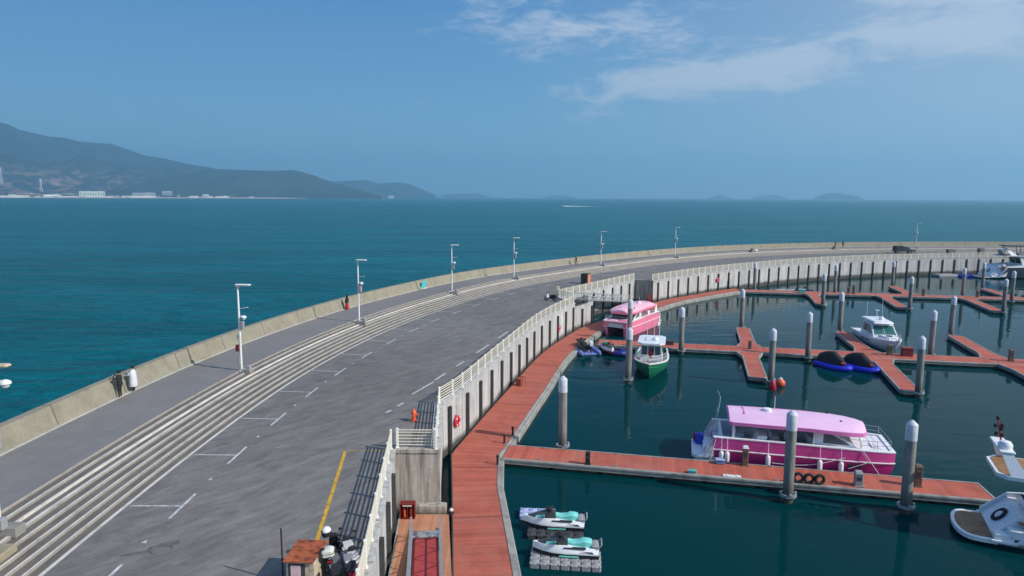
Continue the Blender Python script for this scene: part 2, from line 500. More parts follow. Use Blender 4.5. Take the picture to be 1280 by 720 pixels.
M_LBLUE = mat('pale blue plastic', lin(165, 180, 215), .5, 0, .15, 5)
M_DKGREY = mat('dark grey paint', lin(66, 68, 72), .5, 0, .2, 3)

# ------------------------------------------------------------------ water
def m_water(name, base, waves, spec, rough, var, streaks=False, det=4):
    b = NB(name); o = b.coord('Object')
    h = None
    for sx, sy, sc, amp, rot in waves:
        f = b.noise(b.mapped(o, (sx, sy, 1), (0, 0, R(rot))), sc, det, .5, .5)
        f = b.math('MULTIPLY', f, amp)
        h = f if h is None else b.math('ADD', h, f)
    f = b.noise(b.mapped(o, (.35, 1, 1), (0, 0, R(8))), .011, 6, .6, .6)
    c = b.ramp(f, [(.3, tuple(x*(1-var) for x in base)), (.7, tuple(x*(1+var) for x in base))])
    if streaks:                                   # light and dark of the waves painted into the water colour as thin bands
        for sc, lo, hi in ((.05, .86, 1.12), (.55, .86, 1.13)):
            g = b.noise(b.mapped(o, (.22, 1, 1), (0, 0, R(6))), sc, 5, .6, .7)
            c = b.mix(1.0, c, b.ramp(g, [(.36, (lo, lo, lo)), (.64, (hi, hi, hi))]), 'MULTIPLY')
    b.bump(h, 1.0, 1.0)
    m = b.out(c, rough, 0, spec)
    b.p.inputs['IOR'].default_value = 1.33
    return m
M_SEA = m_water('open sea water', (.002, .106, .136), [(.32, 1, .10, 3.0, 10), (.45, 1, .42, 1.5, -6), (.6, 1, 1.6, .3, 20)], .018, .2, .18, True)
M_HARB = m_water('sheltered harbour water', (.0, .031, .036), [(.4, 1, .35, .05, 6), (.6, 1, 1.7, .009, -15)], .07, .02, .12, False, 1.5)

HAZE = True
X0, X1, Y0, Y1 = -22000, 22000, -4000, 16000
o = MB().add([(X0, Y0, 0), (X1, Y0, 0), (X1, Y1, 0), (X0, Y1, 0)], [(0, 1, 2, 3)]).build('sea', M_SEA); tag(o, kind='structure')
inl = [(-9, -60), (-9, 36.5)] + [(p[0]-2.2, p[1]+1.5) for p in W1[2:]] + [(7, 100), (19.5, 118)] + [(p[0]-1.2, p[1]+1.5) for p in W2[1:]] + [(300, -60)]
o = MB().add([(x, y, .006) for x, y in inl], [tuple(range(len(inl)))]).build('harbour_water', M_HARB); tag(o, kind='structure')

# ------------------------------------------------------------------ breakwater: promenade, steps, road
o = MB().sweep(PAR.p, [(-.1, ZW), (NU, ZW)], closed=False).build('promenade', M_PROM); tag(o, kind='structure')
prof = [(NU, ZW)]; mi = []
NS = 8; TW = (NL-NU-.1)/NS
zz = ZW; x = NU
for i in range(NS):
    nose = .15 if i == 2 else .075
    prof.append((x+.02, zz)); mi.append(1)
    x2 = x+.02
    zz -= (ZW-ZR-.004)/NS
    prof.append((x2+.012, zz)); mi.append(2 if i == 2 else 3)
    x += TW
    prof.append((x-nose, zz)); mi.append(0)
    prof.append((x, zz)); mi.append(2 if i == 1 else 1)
prof[-1] = (NL, ZR+.004)
o = MB().sweep(PAR.p, prof, closed=False, mi=mi).build('promenade_steps', [M_TREAD, M_NOSE, M_BOLD, M_RISER]); tag(o, kind='structure')
Lc = PAR.off(NL-.3)
road = [(-17, 2), (-4.4, 2), (-4.4, 16)] + [(-5.5, 23.8), (-6.75, 36.8), (-4.25, 36.75), (-4.95, 45.05)] + [(p[0]-.25, p[1]+.06) for p in W1[3:-1]] + \
       [(8.0, 90.1), (6.6, 95.3), (20.9, 116.75), (23.9, 115.35)] + [(p[0]-.15, p[1]+.2) for p in W2[1:]] + [(300, 184)] + [p for p in reversed(Lc) if p[1] > 2]
o = MB().add([(x, y, ZR) for x, y in road], [tuple(range(len(road)))]).build('road', M_ROAD); tag(o, kind='structure')

# painted markings
mk = MB()
def stripe(a, b, wd, z=ZR+.006):
    dx, dy = b[0]-a[0], b[1]-a[1]; l = math.hypot(dx, dy); nx, ny = dy/l*wd/2, -dx/l*wd/2
    mk.add([(a[0]+nx, a[1]+ny, z), (b[0]+nx, b[1]+ny, z), (b[0]-nx, b[1]-ny, z), (a[0]-nx, a[1]-ny, z)], [(0, 1, 2, 3)])
s0 = PAR.near(-25.9, 29.4)
for k in range(-1, 22):
    s = s0 + 6.42*k
    a = PAR.at(s, NL+.12); b_ = PAR.at(s, NL+2.45)
    if k >= 0: stripe(a, b_, .10)
    stripe(PAR.at(s-1.32, NL+2.5), PAR.at(s+1.32, NL+2.5), .13, ZR+.010)
    c_ = PAR.at(s+3.1, NL+2.5)
    ca, sa = math.cos(c_[2]), math.sin(c_[2])
    mk.add([(c_[0]+px*ca-py*sa, c_[1]+px*sa+py*ca, ZR+.006) for px, py in ((-.15, -.1), (.16, .02), (-.13, .13))], [(0, 1, 2)])
for a, b_ in [((-7.1, 47.4), (-5.95, 50.7)), ((-5.9, 51.2), (-5.3, 53.2)), ((-4.6, 55.6), (-4.1, 57.3)), ((-8.2, 43.1), (-7.95, 43.7)), ((-7.7, 44.5), (-7.4, 45.3)), ((-3.2, 60.5), (-2.2, 64)), ((-1.4, 67), (-.4, 70.5))]:
    stripe(a, b_, .16)
o = mk.build('parking_marking', M_LINE); tag(o, kind='structure')
mk = MB()
stripe((-9.2, 36.3), (-7.35, 21.5), .17); stripe((-9.13, 36.35), (-6.95, 36.42), .04, ZR+.010)
o = mk.build('yellow_road_line', M_YEL); tag(o, kind='structure')

# dried spill on the road
mk = MB()
sx, sy = -14.0, 25.6
ring = [(sx+.42*math.cos(a)*(1+.2*math.sin(3*a)), sy+.34*math.sin(a)) for a in [2*math.pi*i/20 for i in range(21)]]
for a, b_ in zip(ring[:15], ring[1:16]): stripe(a, b_, .1+.05*math.sin(a[0]*9), ZR+.006)
for a, b_, w_ in (((sx-.35, sy-.1), (sx-1.3, sy-.5), .13), ((sx-.2, sy+.32), (sx+.5, sy+.6), .3)): stripe(a, b_, w_, ZR+.011)
o = mk.build('road_stain', mat('dried mud', lin(100, 97, 93), .8, 0, .3, 4)); tag(o, kind='structure')
# sea wall along the outer edge
t = thing('sea_wall', 'long curving beige concrete sea wall along the outer edge of the promenade', 'sea wall')
MB().sweep(PAR.p, [(.02, ZW-.3), (.02, ZW+.05), (-.34, ZW+1.2), (-.84, ZW+1.2), (-1.6, -3), (-.3, -3), (-.3, ZW-.3)]).build('wall_body', M_PAR, t)
MB().sweep(PAR.p, [(.03, ZW+.005), (.03, ZW+.07), (.2, ZW+.07), (.24, ZW+.005)]).build('toe_kerb', M_KERB, t)

# ------------------------------------------------------------------ quay walls with fender strips
fender_me = None
def fender(parent, x, y, ang, z0=.15, z1=3.55):
    global fender_me
    if fender_me is None:
        q = MB(); q.sweep([(0, 0, 0), (0, 0.0001, 0)], [(0, 0)]*3) if False else None
        prof = [(-.19, 0), (-.14, .2), (.14, .2), (.19, 0)]
        q.loft([[(px, -py, z) for px, py in prof] for z in (0, .03, 3.37, 3.4)])
        o = q.build('fender', mat('weathered fender rubber', lin(56, 56, 58), .8, 0, .35, 2), parent); fender_me = o.data
    else:
        o = bpy.data.objects.new('fender', fender_me); COL.objects.link(o); o.parent = parent
    o.location = (x, y, z0); o.rotation_euler = (0, 0, ang); o.scale = (1, 1, (z1-z0)/3.4)
def quay_wall(label, path, ztop, m, fend=None, z0=-3, foot=True):
    t = thing('quay_wall', label, 'quay wall')
    MB().sweep(path, [(0, z0), (0, ztop-.18), (.06, ztop-.18), (.06, ztop), (-.5, ztop), (-.5, z0)]).build('wall_body', m, t)
    if fend:
        c = Curve(path); s = fend[0]
        while s < min(c.len, fend[2]):
            x, y, a = c.at(s, .003)
            fender(t, x, y, a, .15, ztop-.5)
            s += fend[1]
    return t
quay_wall('pale quay wall at the bottom left, beside the tan plank platform', W0, 4.08, M_WALL, (1.2, 3.4, 99))
quay_wall('stained concrete end wall behind the red extinguisher box', WB, 4.083, M_RAW)
quay_wall('long pale quay wall with black fender strips beside the red walkway', W1, 4.086, M_WALL, (9.5, 3.45, 99))
quay_wall('short lower wall screening the stair recess beside the light pink catamaran', WL, 3.5, M_WALL, (2.2, 3.2, 99))
quay_wall('set back quay wall behind the stair recess and its grey gangway', WI, 4.08, M_WALL, (9.0, 3.3, 99))
quay_wall('dark shaded end wall closing the far end of the stair recess', WS, 4.084, M_RAW)
quay_wall('far curving quay wall with black fender strips above the harbour water', W2, 4.088, M_WALL, (1.5, 3.45, 140))

# ------------------------------------------------------------------ cream fences
post_me = rail_me = None
def fence(label, path, ztop, spacing=2.0, n0=-.2):
    global post_me, rail_me
    t = thing('fence', label, 'fence', group='cream railings along the quay')
    pts = []
    c = Curve(path)
    for a, b in zip(path, path[1:]): pass
    # walk corner to corner so posts stand on real corners
    corners = [0]
    for i in range(1, len(path)-1):
        d1 = math.atan2(path[i][1]-path[i-1][1], path[i][0]-path[i-1][0]); d2 = math.atan2(path[i+1][1]-path[i][1], path[i+1][0]-path[i][0])
        if abs((d2-d1+math.pi) % (2*math.pi)-math.pi) > .35: corners.append(c.s[i])
    corners.append(c.len)
    for a, b in zip(corners, corners[1:]):
        k = max(1, round((b-a)/spacing))
        for j in range(k): pts.append(c.at(a+(b-a)*j/k, n0)[:2])
    pts.append(c.at(c.len, n0)[:2])
    for i, p in enumerate(pts):
        q = pts[min(i+1, len(pts)-1)]; r = pts[max(i-1, 0)]
        ang = math.atan2(q[1]-p[1], q[0]-p[0]) if i < len(pts)-1 else math.atan2(p[1]-r[1], p[0]-r[0])
        if post_me is None:
            m = MB().rbox((0, 0, .54), (.14, .11, 1.08), .012); m.rbox((0, 0, 1.10), (.15, .13, .05), .01); m.rbox((0, 0, .012), (.2, .18, .03), .005)
            o = m.build('post', M_POST, t); post_me = o.data
        else:
            o = bpy.data.objects.new('post', post_me); COL.objects.link(o); o.parent = t
        o.location = (p[0], p[1], ztop); o.rotation_euler = (0, 0, ang)
        if i < len(pts)-1:
            L = math.hypot(q[0]-p[0], q[1]-p[1])
            if rail_me is None:
                m = MB()
                for z in (.16, .34, .52, .70, .88): m.rbox((1.0, 0, z), (1.94, .04, .062), .008)
                m.rbox((1.0, 0, 1.02), (1.94, .06, .06), .01)
                o = m.build('rail_panel', M_CREAM, t); rail_me = o.data
            else:
                o = bpy.data.objects.new('rail_panel', rail_me); COL.objects.link(o); o.parent = t
            o.location = (p[0], p[1], ztop); o.rotation_euler = (0, 0, ang); o.scale = (L/2.0, 1, 1)
    return t
fence('cream railing at the bottom left running down past the parked scooters', W0, 4.08)
fence('short cream railing facing the camera above the stained end wall', [(-6.38, 36.7), (-4.3, 36.7)], 4.083, 2.2, 0)
fence('long cream railing on the quay wall above the red walkway', W1, 4.086)
fence('cream railing around the stair recess behind the light pink catamaran', WI, 4.08)
fence('far cream railing sweeping along the curved quay to the right', [p for p in W2 if p[0] < 126], 4.088)
t = thing('gate_pillar', 'cream pillar at the gap in the railings above the stair recess', 'pillar', (7.75, 90.6, ZR))
MB().rbox((0, 0, .7), (.55, .55, 1.4), .03).rbox((0, 0, 1.45), (.65, .65, .1), .03).build('pillar_shaft', M_CREAM, t)
t = thing('gate_pillar', 'thin cream pillar at the inland corner of the stair recess railing', 'pillar', (6.5, 95.6, ZR))
MB().rbox((0, 0, .7), (.4, .4, 1.4), .03).rbox((0, 0, 1.45), (.48, .48, .1), .03).build('pillar_shaft', M_CREAM, t)

# ------------------------------------------------------------------ street lamps
def make_lamp(label, loc, rz, variant=0):
    t = thing('street_lamp', label, 'street lamp', loc, rz, 'white street lamps along the promenade steps')
    MB().lathe([(.17, 0), (.17, .04), (.095, .06), (.085, 3.0), (.062, 6.55), (.03, 6.6)], n=12).build('pole', M_WHITEP, t, 40)
    m = MB(); m.rbox((.42, 0, 6.56), (1.15, .34, .12), .04); m.rbox((.02, 0, 6.45), (.3, .16, .16), .03)
    m.build('lamp_head', M_WHITEP if variant != 2 else M_PALE, t)
    MB().rbox((.55, 0, 6.49), (.6, .24, .03), .01).build('lamp_lens', mat('lamp lens', lin(210, 205, 190), .3), t)
    if variant != 2: MB().tube([(.06, 0, 4.75), (.75, -.06, 4.88)], .025).ball((.75, -.06, 4.88), .04).build('arm', M_WHITEP, t)
    dz = 1.75 if variant == 2 else 0
    m = MB(); m.tube([(.05, 0, 4.18), (.34, 0, 4.2)], .04); m.lathe([(.06, .1), (.2, .02), (.22, -.06), (.17, -.1)], (.36, 0, 4.15), 14)
    d = m.build('camera_housing', M_WHITEP, t, 40); d.location = (.42 if dz else 0, 0, dz)
    MB().ball((.36, 0, 4.03), .15, (1, 1, .9)).build('camera_dome', mat('pale dome', lin(206, 208, 212), .2), d, 60)
    MB().rbox((.23, 0, 3.5), (.26, .24, .62), .03).build('control_box', M_GREYP if variant != 1 else mat('dull pink box', lin(190, 150, 150), .6), t)
    if variant == 0:
        MB().rbox((-.2, 0, 1.75), (.28, .3, .5), .03).build('speaker_box', mat('maroon box', lin(108, 36, 40), .55), t)
        MB().rbox((-.17, 0, .75), (.2, .22, .6), .02).rbox((-.15, 0, 2.6), (.14, .16, .36), .02).build('junction_box', M_GREYP, t)
    MB().box((.28, 0, -.2), (1.1, .6, .4)).build('plinth', M_BLOCK, t)
    MB().rbox((.3 if variant == 2 else .62, -.1 if variant != 2 else -.3, .22), (.34, .34, .46), .03).build('base_cabinet', M_GREYP, t)
    return t
for i, (x, y, lab, vr) in enumerate([
        (-20.9, 28.0, 'street lamp cut off by the left edge, cream head over a white dome camera', 2),
        (-20.5, 50.4, 'tallest white street lamp in full view, with a maroon box on its pole', 0),
        (-16.1, 71.0, 'white street lamp just right of the person in a red skirt', 1),
        (-8.9, 94.2, 'white street lamp just right of the turquoise board on the sea wall', 3),
        (.9, 110.9, 'white street lamp between the turquoise board and the lone dark walker', 3),
        (17.6, 133.5, 'white street lamp just right of the lone dark walker by the sea wall', 3),
        (37, 152.8, 'white street lamp farthest along before the long lamp free stretch', 3),
        (109.2, 184.5, 'distant white street lamp right behind the dark pickup truck', 3)]):
    s = PAR.near(x, y) if i else PAR.near(-25.9, 27.9)
    px, py, a = PAR.at(s if i else PAR.near(-25.9, 27.0), 5.0 if i else 5.3)
    if i < 4: px, py = ((-20.5, 25.83), (-20.46, 50.42), (-16.13, 70.99), (-8.34, 93.95))[i]
    if i == 7: px, py = 110.0, 186.0
    make_lamp(lab, (px, py, ZW-.02), a-math.pi/2 + (.0 if i < 3 else .2), vr)

# ------------------------------------------------------------------ floating walkway along the quay
def resample(pts, n):
    c = Curve(pts); return [c.at(c.len*i/(n-1))[:2] for i in range(n)]
QL = [(-2.0, 18), (-2.65, 29.65), (-3.53, 39.3), (-4.08, 44.9), (-3.55, 47.1), (-2.62, 51.07), (-.15, 61.2), (3.67, 76), (9.1, 90.0), (12.5, 95.7), (24.7, 114.4), (32, 122.0), (39.6, 129.0), (43.2, 131.6)]
QR = [(1.0, 18), (.1, 29.7), (-.84, 41.5), (-.87, 44.9), (-.3, 47.3), (.75, 50.8), (2.93, 59.8), (6.7, 75.2), (11.3, 88.3), (15.0, 94.2), (27.0, 112.4), (34.3, 120.0), (41.0, 126.4), (43.2, 128.6)]
t = thing('floating_walkway', 'long red plank walkway floating at the foot of the quay wall', 'dock')
def subdiv(pts, k):
    out = []
    for a, b in zip(pts, pts[1:]):
        for j in range(k): out.append((a[0]+(b[0]-a[0])*j/k, a[1]+(b[1]-a[1])*j/k))
    return out+[pts[-1]]
QL = QL[:4] + spline(QL[3:], 3.0, 0)[1:]
cq = Curve(QL); a_ = []; b_ = []
WID = [(18, 2.95), (29.65, 2.75), (39.3, 2.68), (44.9, 3.15), (47.1, 3.25), (61.2, 3.2), (76, 2.95), (90, 2.75), (131, 2.85)]
def wid(y):
    for (y0, w0), (y1, w1) in zip(WID, WID[1:]):
        if y <= y1: return w0+(w1-w0)*max(0, (y-y0)/(y1-y0))
    return WID[-1][1]
for k in range(121):
    p = cq.at(cq.len*k/120); q = cq.at(cq.len*k/120, wid(p[1])); a_.append(p[:2]); b_.append(q[:2])
QR = b_
m = MB(); S = 0
for i in range(len(a_)-1):
    mid = lambda k: ((a_[k][0]+b_[k][0])/2, (a_[k][1]+b_[k][1])/2)
    d = math.hypot(mid(i+1)[0]-mid(i)[0], mid(i+1)[1]-mid(i)[1])
    wv = math.hypot(a_[i][0]-b_[i][0], a_[i][1]-b_[i][1])
    P = [a_[i]+(ZD,), b_[i]+(ZD,), b_[i+1]+(ZD,), a_[i+1]+(ZD,)]; Q = [p[:2]+(ZD-.08,) for p in P]
    m.add(P+Q, [(0, 1, 2, 3), (4, 5, 1, 0), (6, 7, 3, 2), (5, 6, 2, 1), (7, 4, 0, 3)], 0,
          [[(S, 0), (S, wv), (S+d, wv), (S+d, 0)]] + [[(S, 0), (S, .1), (S+d, .1), (S+d, 0)]]*4)
    S += d
m.build('deck', M_DECKQ, t)
MB().sweep(QR, [(.01, -.25), (.01, ZD+.03), (.12, ZD+.03), (.13, ZD-.06), (.36, ZD-.06), (.42, ZD-.12), (.42, -.25)]).build('edge_strip', M_ALU, t)
MB().sweep(QL, [(-.0, ZD-.2), (-.0, ZD+.01), (-.07, ZD+.01), (-.07, ZD-.2)]).build('inner_edge', M_FLOAT, t)
m = MB()
for i in range(len(a_)-1):
    P = [a_[i], b_[i], b_[i+1], a_[i+1]]
    m.prism(P, -.5, ZD-.085)
m.build('float', M_FLOAT, t)

# ------------------------------------------------------------------ pontoons
UA = R(-12)
def pontoon(label, p0, ang, L, wd, gusset=0, name='pontoon', group='red plank pontoons of the marina', detail=True):
    t = thing(name, label, 'pontoon', (p0[0], p0[1], 0), ang, group)
    h = wd/2
    poly = [(0, -h), (L, -h), (L, h), (0, h)]
    if gusset:
        g, e = gusset
        poly = [(0, -h-e), (g, -h), (L-.25, -h), (L, -h+.25), (L, h-.25), (L-.25, h), (g, h), (0, h+e)]
    MB().prism(poly, ZD-.09, ZD).build('deck', M_DECK, t)
    path = poly + [poly[0]]
    m = MB()
    closed = poly+[poly[0], poly[1]]
    rim = [(p[0], p[1]) for p in (poly if gusset else poly)]
    edge = (rim[0:] if gusset else rim) + [rim[0]]
    MB().sweep(list(edge[:-1]) if gusset else [rim[0], rim[1], rim[2], rim[3]], [(.005, ZD-.34), (.005, ZD+.025), (.13, ZD+.025), (.17, ZD-.03), (.17, ZD-.13), (.13, ZD-.15), (.14, ZD-.34)]).build('edge_strip', M_ALU, t)
    m = MB()
    k = max(1, int(L/3.2)); seg = L/k
    for i in range(k):
        m.rbox((seg*(i+.5), 0, .0), (seg-.25, wd-.05, .74), .06)
    m.box((L/2, 0, ZD-.18), (L-.05, wd-.02, .17))
    if gusset: m.prism([(0, -h-e+.1), (g-.2, -h), (g-.2, h), (0, h+e-.1)], -.1, ZD-.1)
    m.build('float', M_FLOAT, t)
    if detail:
        for i in range(int(L/5)):
            for s_ in (-1, 1):
                q = MB().rbox((0, 0, .05), (.1, .06, .1), .01).rbox((0, 0, .11), (.34, .05, .045), .015)
                o = q.build('cleat', M_GALV, t); o.location = (2.5+5*i, s_*(h-.12), ZD)
    return t
def P2(s): return (10.6+.978*s, 81.6-.208*s)
pontoon('near red pontoon running in front of the magenta catamaran', (-.35, 45.35), R(-12.1), 29.6, 2.4)
pontoon('long middle pontoon between the green fishing boat and the white cruiser', P2(0), UA, 66, 2.8)
pontoon('far red pontoon nearest to the curved quay wall', (43.4, 129.2), R(-11.3), 70, 2.9, detail=False)
FA = R(75)
def fing(lab, root, ang, L=12, wd=1.5, g=(2.4, .6)):
    pontoon(lab, root, ang, L, wd, g, 'finger_pontoon', 'finger pontoons off the main pontoons', False)
fing('back finger pontoon with a pile at its tip, left of the middle pontoon crossing', (28.2, 79.35), FA, 12.3)
fing('front finger pontoon with an orange buoy at its tip', (27.2, 76.55), FA+math.pi, 11.6)
fing('finger pontoon alongside the white cruiser, left of it', (40.9, 76.7), R(77), 12.4)
fing('front finger pontoon right of the two covered jet skis', (40.6, 73.75), R(253), 13.5)
fing('empty back finger pontoon between the cruiser and the right edge', (53.6, 73.95), R(74), 13)
fing('front finger pontoon cut off by the right edge of the view', (53.4, 71.05), R(254), 12)
fing('far front finger with a teal box at its root, leftmost on the far pontoon', (55.6, 125.3), R(253), 13)
fing('far back finger pontoon facing the quay wall below the pickup truck', (73.6, 124.65), R(75), 12.3)
fing('far front finger pontoon, middle one of the three on the far pontoon', (67.5, 122.9), R(253), 13.8)
fing('far back finger pontoon close to the big grey hulled yacht', (90.0, 121.4), R(75), 12.3)
fing('far front finger pontoon, rightmost on the far pontoon', (81, 120.2), R(253), 14.5)

# ------------------------------------------------------------------ mooring piles
def make_pile():
    t = thing('mooring_pile', '', 'mooring pile', (0, 0, 0), 0, 'grey mooring piles with white caps')
    b = NB('pile concrete'); ob = b.coord('Object'); z = b.sep(ob)[2]
    base = lin(140, 138, 133)
    c = b.ramp(b.noise(b.mapped(ob, (2, 2, .3)), 2, 6, .65), [(.3, tuple(q*.6 for q in base)), (.55, base), (.75, tuple(q*1.2 for q in base))])
    zz = b.math('ADD', z, b.math('MULTIPLY', b.noise(ob, 1.5, 5, .7), 1.2))
    c = b.mix(b.ramp(b.math('DIVIDE', zz, 6.0), [(.16, .9), (.42, 0.0)]), c, (.06, .058, .045))
    b.bump(b.noise(ob, 9, 4), .2, .02)
    mp = b.out(c, .8, 0, .3)
    MB().lathe([(.30, -3.5), (.30, 4.52)], n=20).build('pile_shaft', mp, t, 40)
    MB().lathe([(.312, 4.45), (.312, 5.38), (.29, 5.42), (.06, 5.64), (.0, 5.65)], n=20).build('pile_cap', mat('white pile cap', lin(200, 204, 212), .5, 0, .14, 2), t, 40)
    m = MB()
    m.lathe([(.36, .36), (.50, .36), (.50, .52), (.36, .52)], n=8, caps=False)
    for a in range(4): m.rbox((.43*math.cos(a*math.pi/2+.4), .43*math.sin(a*math.pi/2+.4), .56), (.14, .14, .16), .02, a*math.pi/2+.4)
    m.build('collar', M_GALV, t)
    return t
pile0 = make_pile()
PILES = [(3.68, 46.9, 'pile standing alone behind the left end of the near pontoon'),
         (16.56, 38.85, 'pile in front of the magenta catamaran amidships'),
         (22.81, 37.45, 'pile in front of the magenta catamaran bow, left of the teak sterned yacht'),
         (11.39, 65.01, 'pile directly left of the green fishing boat'),
         (14.6, 83.4, 'pile half hidden behind another pile, beside the light pink catamaran'),
         (19.67, 77.6, 'pile directly right of the green fishing boat'),
         (31.55, 92.2, 'pile at the tip of the back finger, right of the light pink catamaran'),
         (25.2, 64.6, 'pile with the orange buoy and red bag at its foot'),
         (33.1, 74.6, 'pile on the middle pontoon just left of the two covered jet skis'),
         (51.9, 112.6, 'pile at the tip of the far left finger with the teal box'),
         (43.9, 89.8, 'pile behind the stern of the white cruiser'),
         (60.7, 127.2, 'pile at the back of the far pontoon beside two brown pedestals'),
         (77.3, 137.6, 'pile by the quay wall straight below the dark pickup truck'),
         (64.4, 109.2, 'pile at the tip of the far middle front finger'),
         (82.2, 123.3, 'pile beside the root of the far right front finger'),
         (93.4, 134.4, 'pile nearest to the stern of the big grey hulled yacht'),
         (86.8, 117.3, 'pile on the far pontoon in front of the big grey hulled yacht'),
         (77.3, 106.0, 'pile at the tip of the far right front finger'),
         (57.3, 87.6, 'pile at the tip of the empty back finger right of the white cruiser'),
         (47.5, 75.75, 'leaning looking brown pile behind the middle pontoon, beside the red dock box'),
         (37.2, 60.6, 'pile at the tip of the front finger right of the covered jet skis'),
         (46.9, 130.9, 'dull pile against the quay wall at the start of the far pontoon')]
for i, (x, y, lab) in enumerate(PILES):
    q = pile0 if i == 0 else copy_tree(pile0)
    q.location = (x, y, 0); q.rotation_euler = (R(random.uniform(-.8, .8)), R(random.uniform(-.8, .8)), random.uniform(-.3, .3) + UA); q.scale = (1, 1, random.uniform(.975, 1.03)); q['label'] = lab


# ------------------------------------------------------------------ far shore: hills, islands, beach
def px_dir(px, py):
    d = cam.matrix_world.to_3x3() @ Vector(((px-640)/853, -(py-360)/853, -1)); return d
from mathutils import noise as mnoise
def ridge(name, sil, D0, D1, m, seed, rough=.12, nx=190, ny=40):
    """hill range: crest heights from bearings, foot at D0, crest at D1 metres away"""
    us = []
    for i in range(nx):
        q = i/(nx-1)*(len(sil)-1); k = min(len(sil)-2, int(q)); f = q-k
        px = sil[k][0]*(1-f)+sil[k+1][0]*f; py = sil[k][1]*(1-f)+sil[k+1][1]*f
        d = px_dir(px, py); b = math.atan2(d.x, d.y)
        us.append((b, max(2, 18 + D1*d.z/math.hypot(d.x, d.y))))
    P = []; F = []
    for j in range(ny):
        v = j/(ny-1)*1.5
        for i, (b, H) in enumerate(us):
            r = D0 + (D1-D0)*v
            sp = mnoise.fractal(Vector((r*math.sin(b)/620+seed, r*math.cos(b)/900, seed)), 1.0, 2.0, 6)
            r = D0 + (D1-D0)*v
            if v <= 1: hgt = H*(v**1.25)*(1-.0*sp) + H*rough*3.4*sp*math.sin(math.pi*v)
            else: hgt = H*(1-(v-1)*1.2)
            top = (18 + r*((H-18)/D1))
            P.append((r*math.sin(b), r*math.cos(b), max(-8, min(hgt, top*.995 if v < 1 else hgt)) if j else -8))
    for j in range(ny-1):
        for i in range(nx-1): F.append((j*nx+i, j*nx+i+1, (j+1)*nx+i+1, (j+1)*nx+i))
    o = MB().add(P, F).build(name, m, None, 60); tag(o, kind='structure'); return o
b = NB('wooded hillside'); ob = b.coord('Object')
c = b.ramp(b.noise(ob, .006, 8, .7), [(.3, (.014, .026, .022)), (.55, (.030, .042, .034)), (.75, (.050, .052, .045))])
xs = b.sep(ob)
near = b.math('SUBTRACT', 1.0, b.math('DIVIDE', b.math('ABSOLUTE', b.math('ADD', xs[0], 3650.0)), 900.0), True)
lowz = b.math('SUBTRACT', 1.0, b.math('DIVIDE', xs[2], 300.0), True)
e = b.math('MULTIPLY', b.math('MULTIPLY', near, lowz), b.ramp(b.noise(b.mapped(ob, (1, 1, 2)), .009, 6, .65), [(.48, 0.0), (.6, 1.0)]))
c = b.mix(e, c, (.40, .25, .19))
M_HILL = b.out(c, .95, 0, .1)
M_HILL2 = mat('distant wooded hills', (.035, .05, .035), .95, 0, .2, .004, .1)
ridge('hills', [(-160, 120), (-90, 142), (-40, 146), (0, 153), (12, 156), (24, 162), (45, 167), (62, 171), (80, 172), (100, 177), (122, 179), (140, 180), (160, 187), (180, 194), (205, 198), (235, 205), (262, 209), (300, 219), (345, 229), (400, 245)], 5650, 8800, M_HILL, 3.1)
ridge('near_hills', [(90, 245), (120, 238), (150, 231), (185, 227), (215, 219), (240, 216), (262, 211.5), (282, 211.5),
                (300, 212.5), (320, 213), (345, 213.5), (366, 212.5), (378, 215), (392, 219), (405, 224), (420, 229), (440, 235), (462, 241), (478, 245)], 5700, 6600, M_HILL2, 5.7, .1)
ridge('far_hills', [(395, 238), (415, 227), (435, 226), (457, 225), (474, 229.5), (491, 228), (508, 229), (522, 234), (533, 239), (545, 244)], 9000, 10200, M_HILL2, 8.2, .08, 60, 16)
for nm, sil, D in [('island', [(548, 246), (556, 243), (566, 242), (580, 241.6), (596, 241.8), (606, 243.6), (614, 246.4)], 15000),
                   ('island', [(680, 246.8), (688, 244.8), (699, 243.8), (710, 244.8), (720, 246.8)], 15300),
                   ('island', [(884, 247.8), (893, 244.6), (902, 243.6), (910, 246.4), (916, 248)], 15200),
                   ('island', [(938, 248), (948, 245.4), (957, 243.8), (968, 243.4), (976, 245), (984, 248)], 15200),
                   ('island', [(1016, 248.2), (1024, 244.6), (1030, 241.8), (1040, 240.6), (1050, 241.2), (1058, 243), (1070, 244.6), (1080, 248.4)], 12600)]:
    ridge(nm, sil, D-350, D, M_HILL2, D*.01, .05, 40, 12)
# pale beach and reclaimed land at the foot of the hills
bp = []
for px in range(-160, 500, 20):
    d = px_dir(px, 243.5); b_ = math.atan2(d.x, d.y); bp.append((b_, 5350 + 60*math.sin(px*.05) + max(0, px-330)*6))
P = [(r*math.sin(b_), r*math.cos(b_), .4) for b_, r in bp] + [((r+330)*math.sin(b_), (r+330)*math.cos(b_), 7) for b_, r in bp]
n = len(bp)
o = MB().add(P, [(i, i+1, n+i+1, n+i) for i in range(n-1)]).build('beach', mat('pale sand', lin(196, 178, 160), .9, 0, .25, .01)); tag(o, kind='structure')
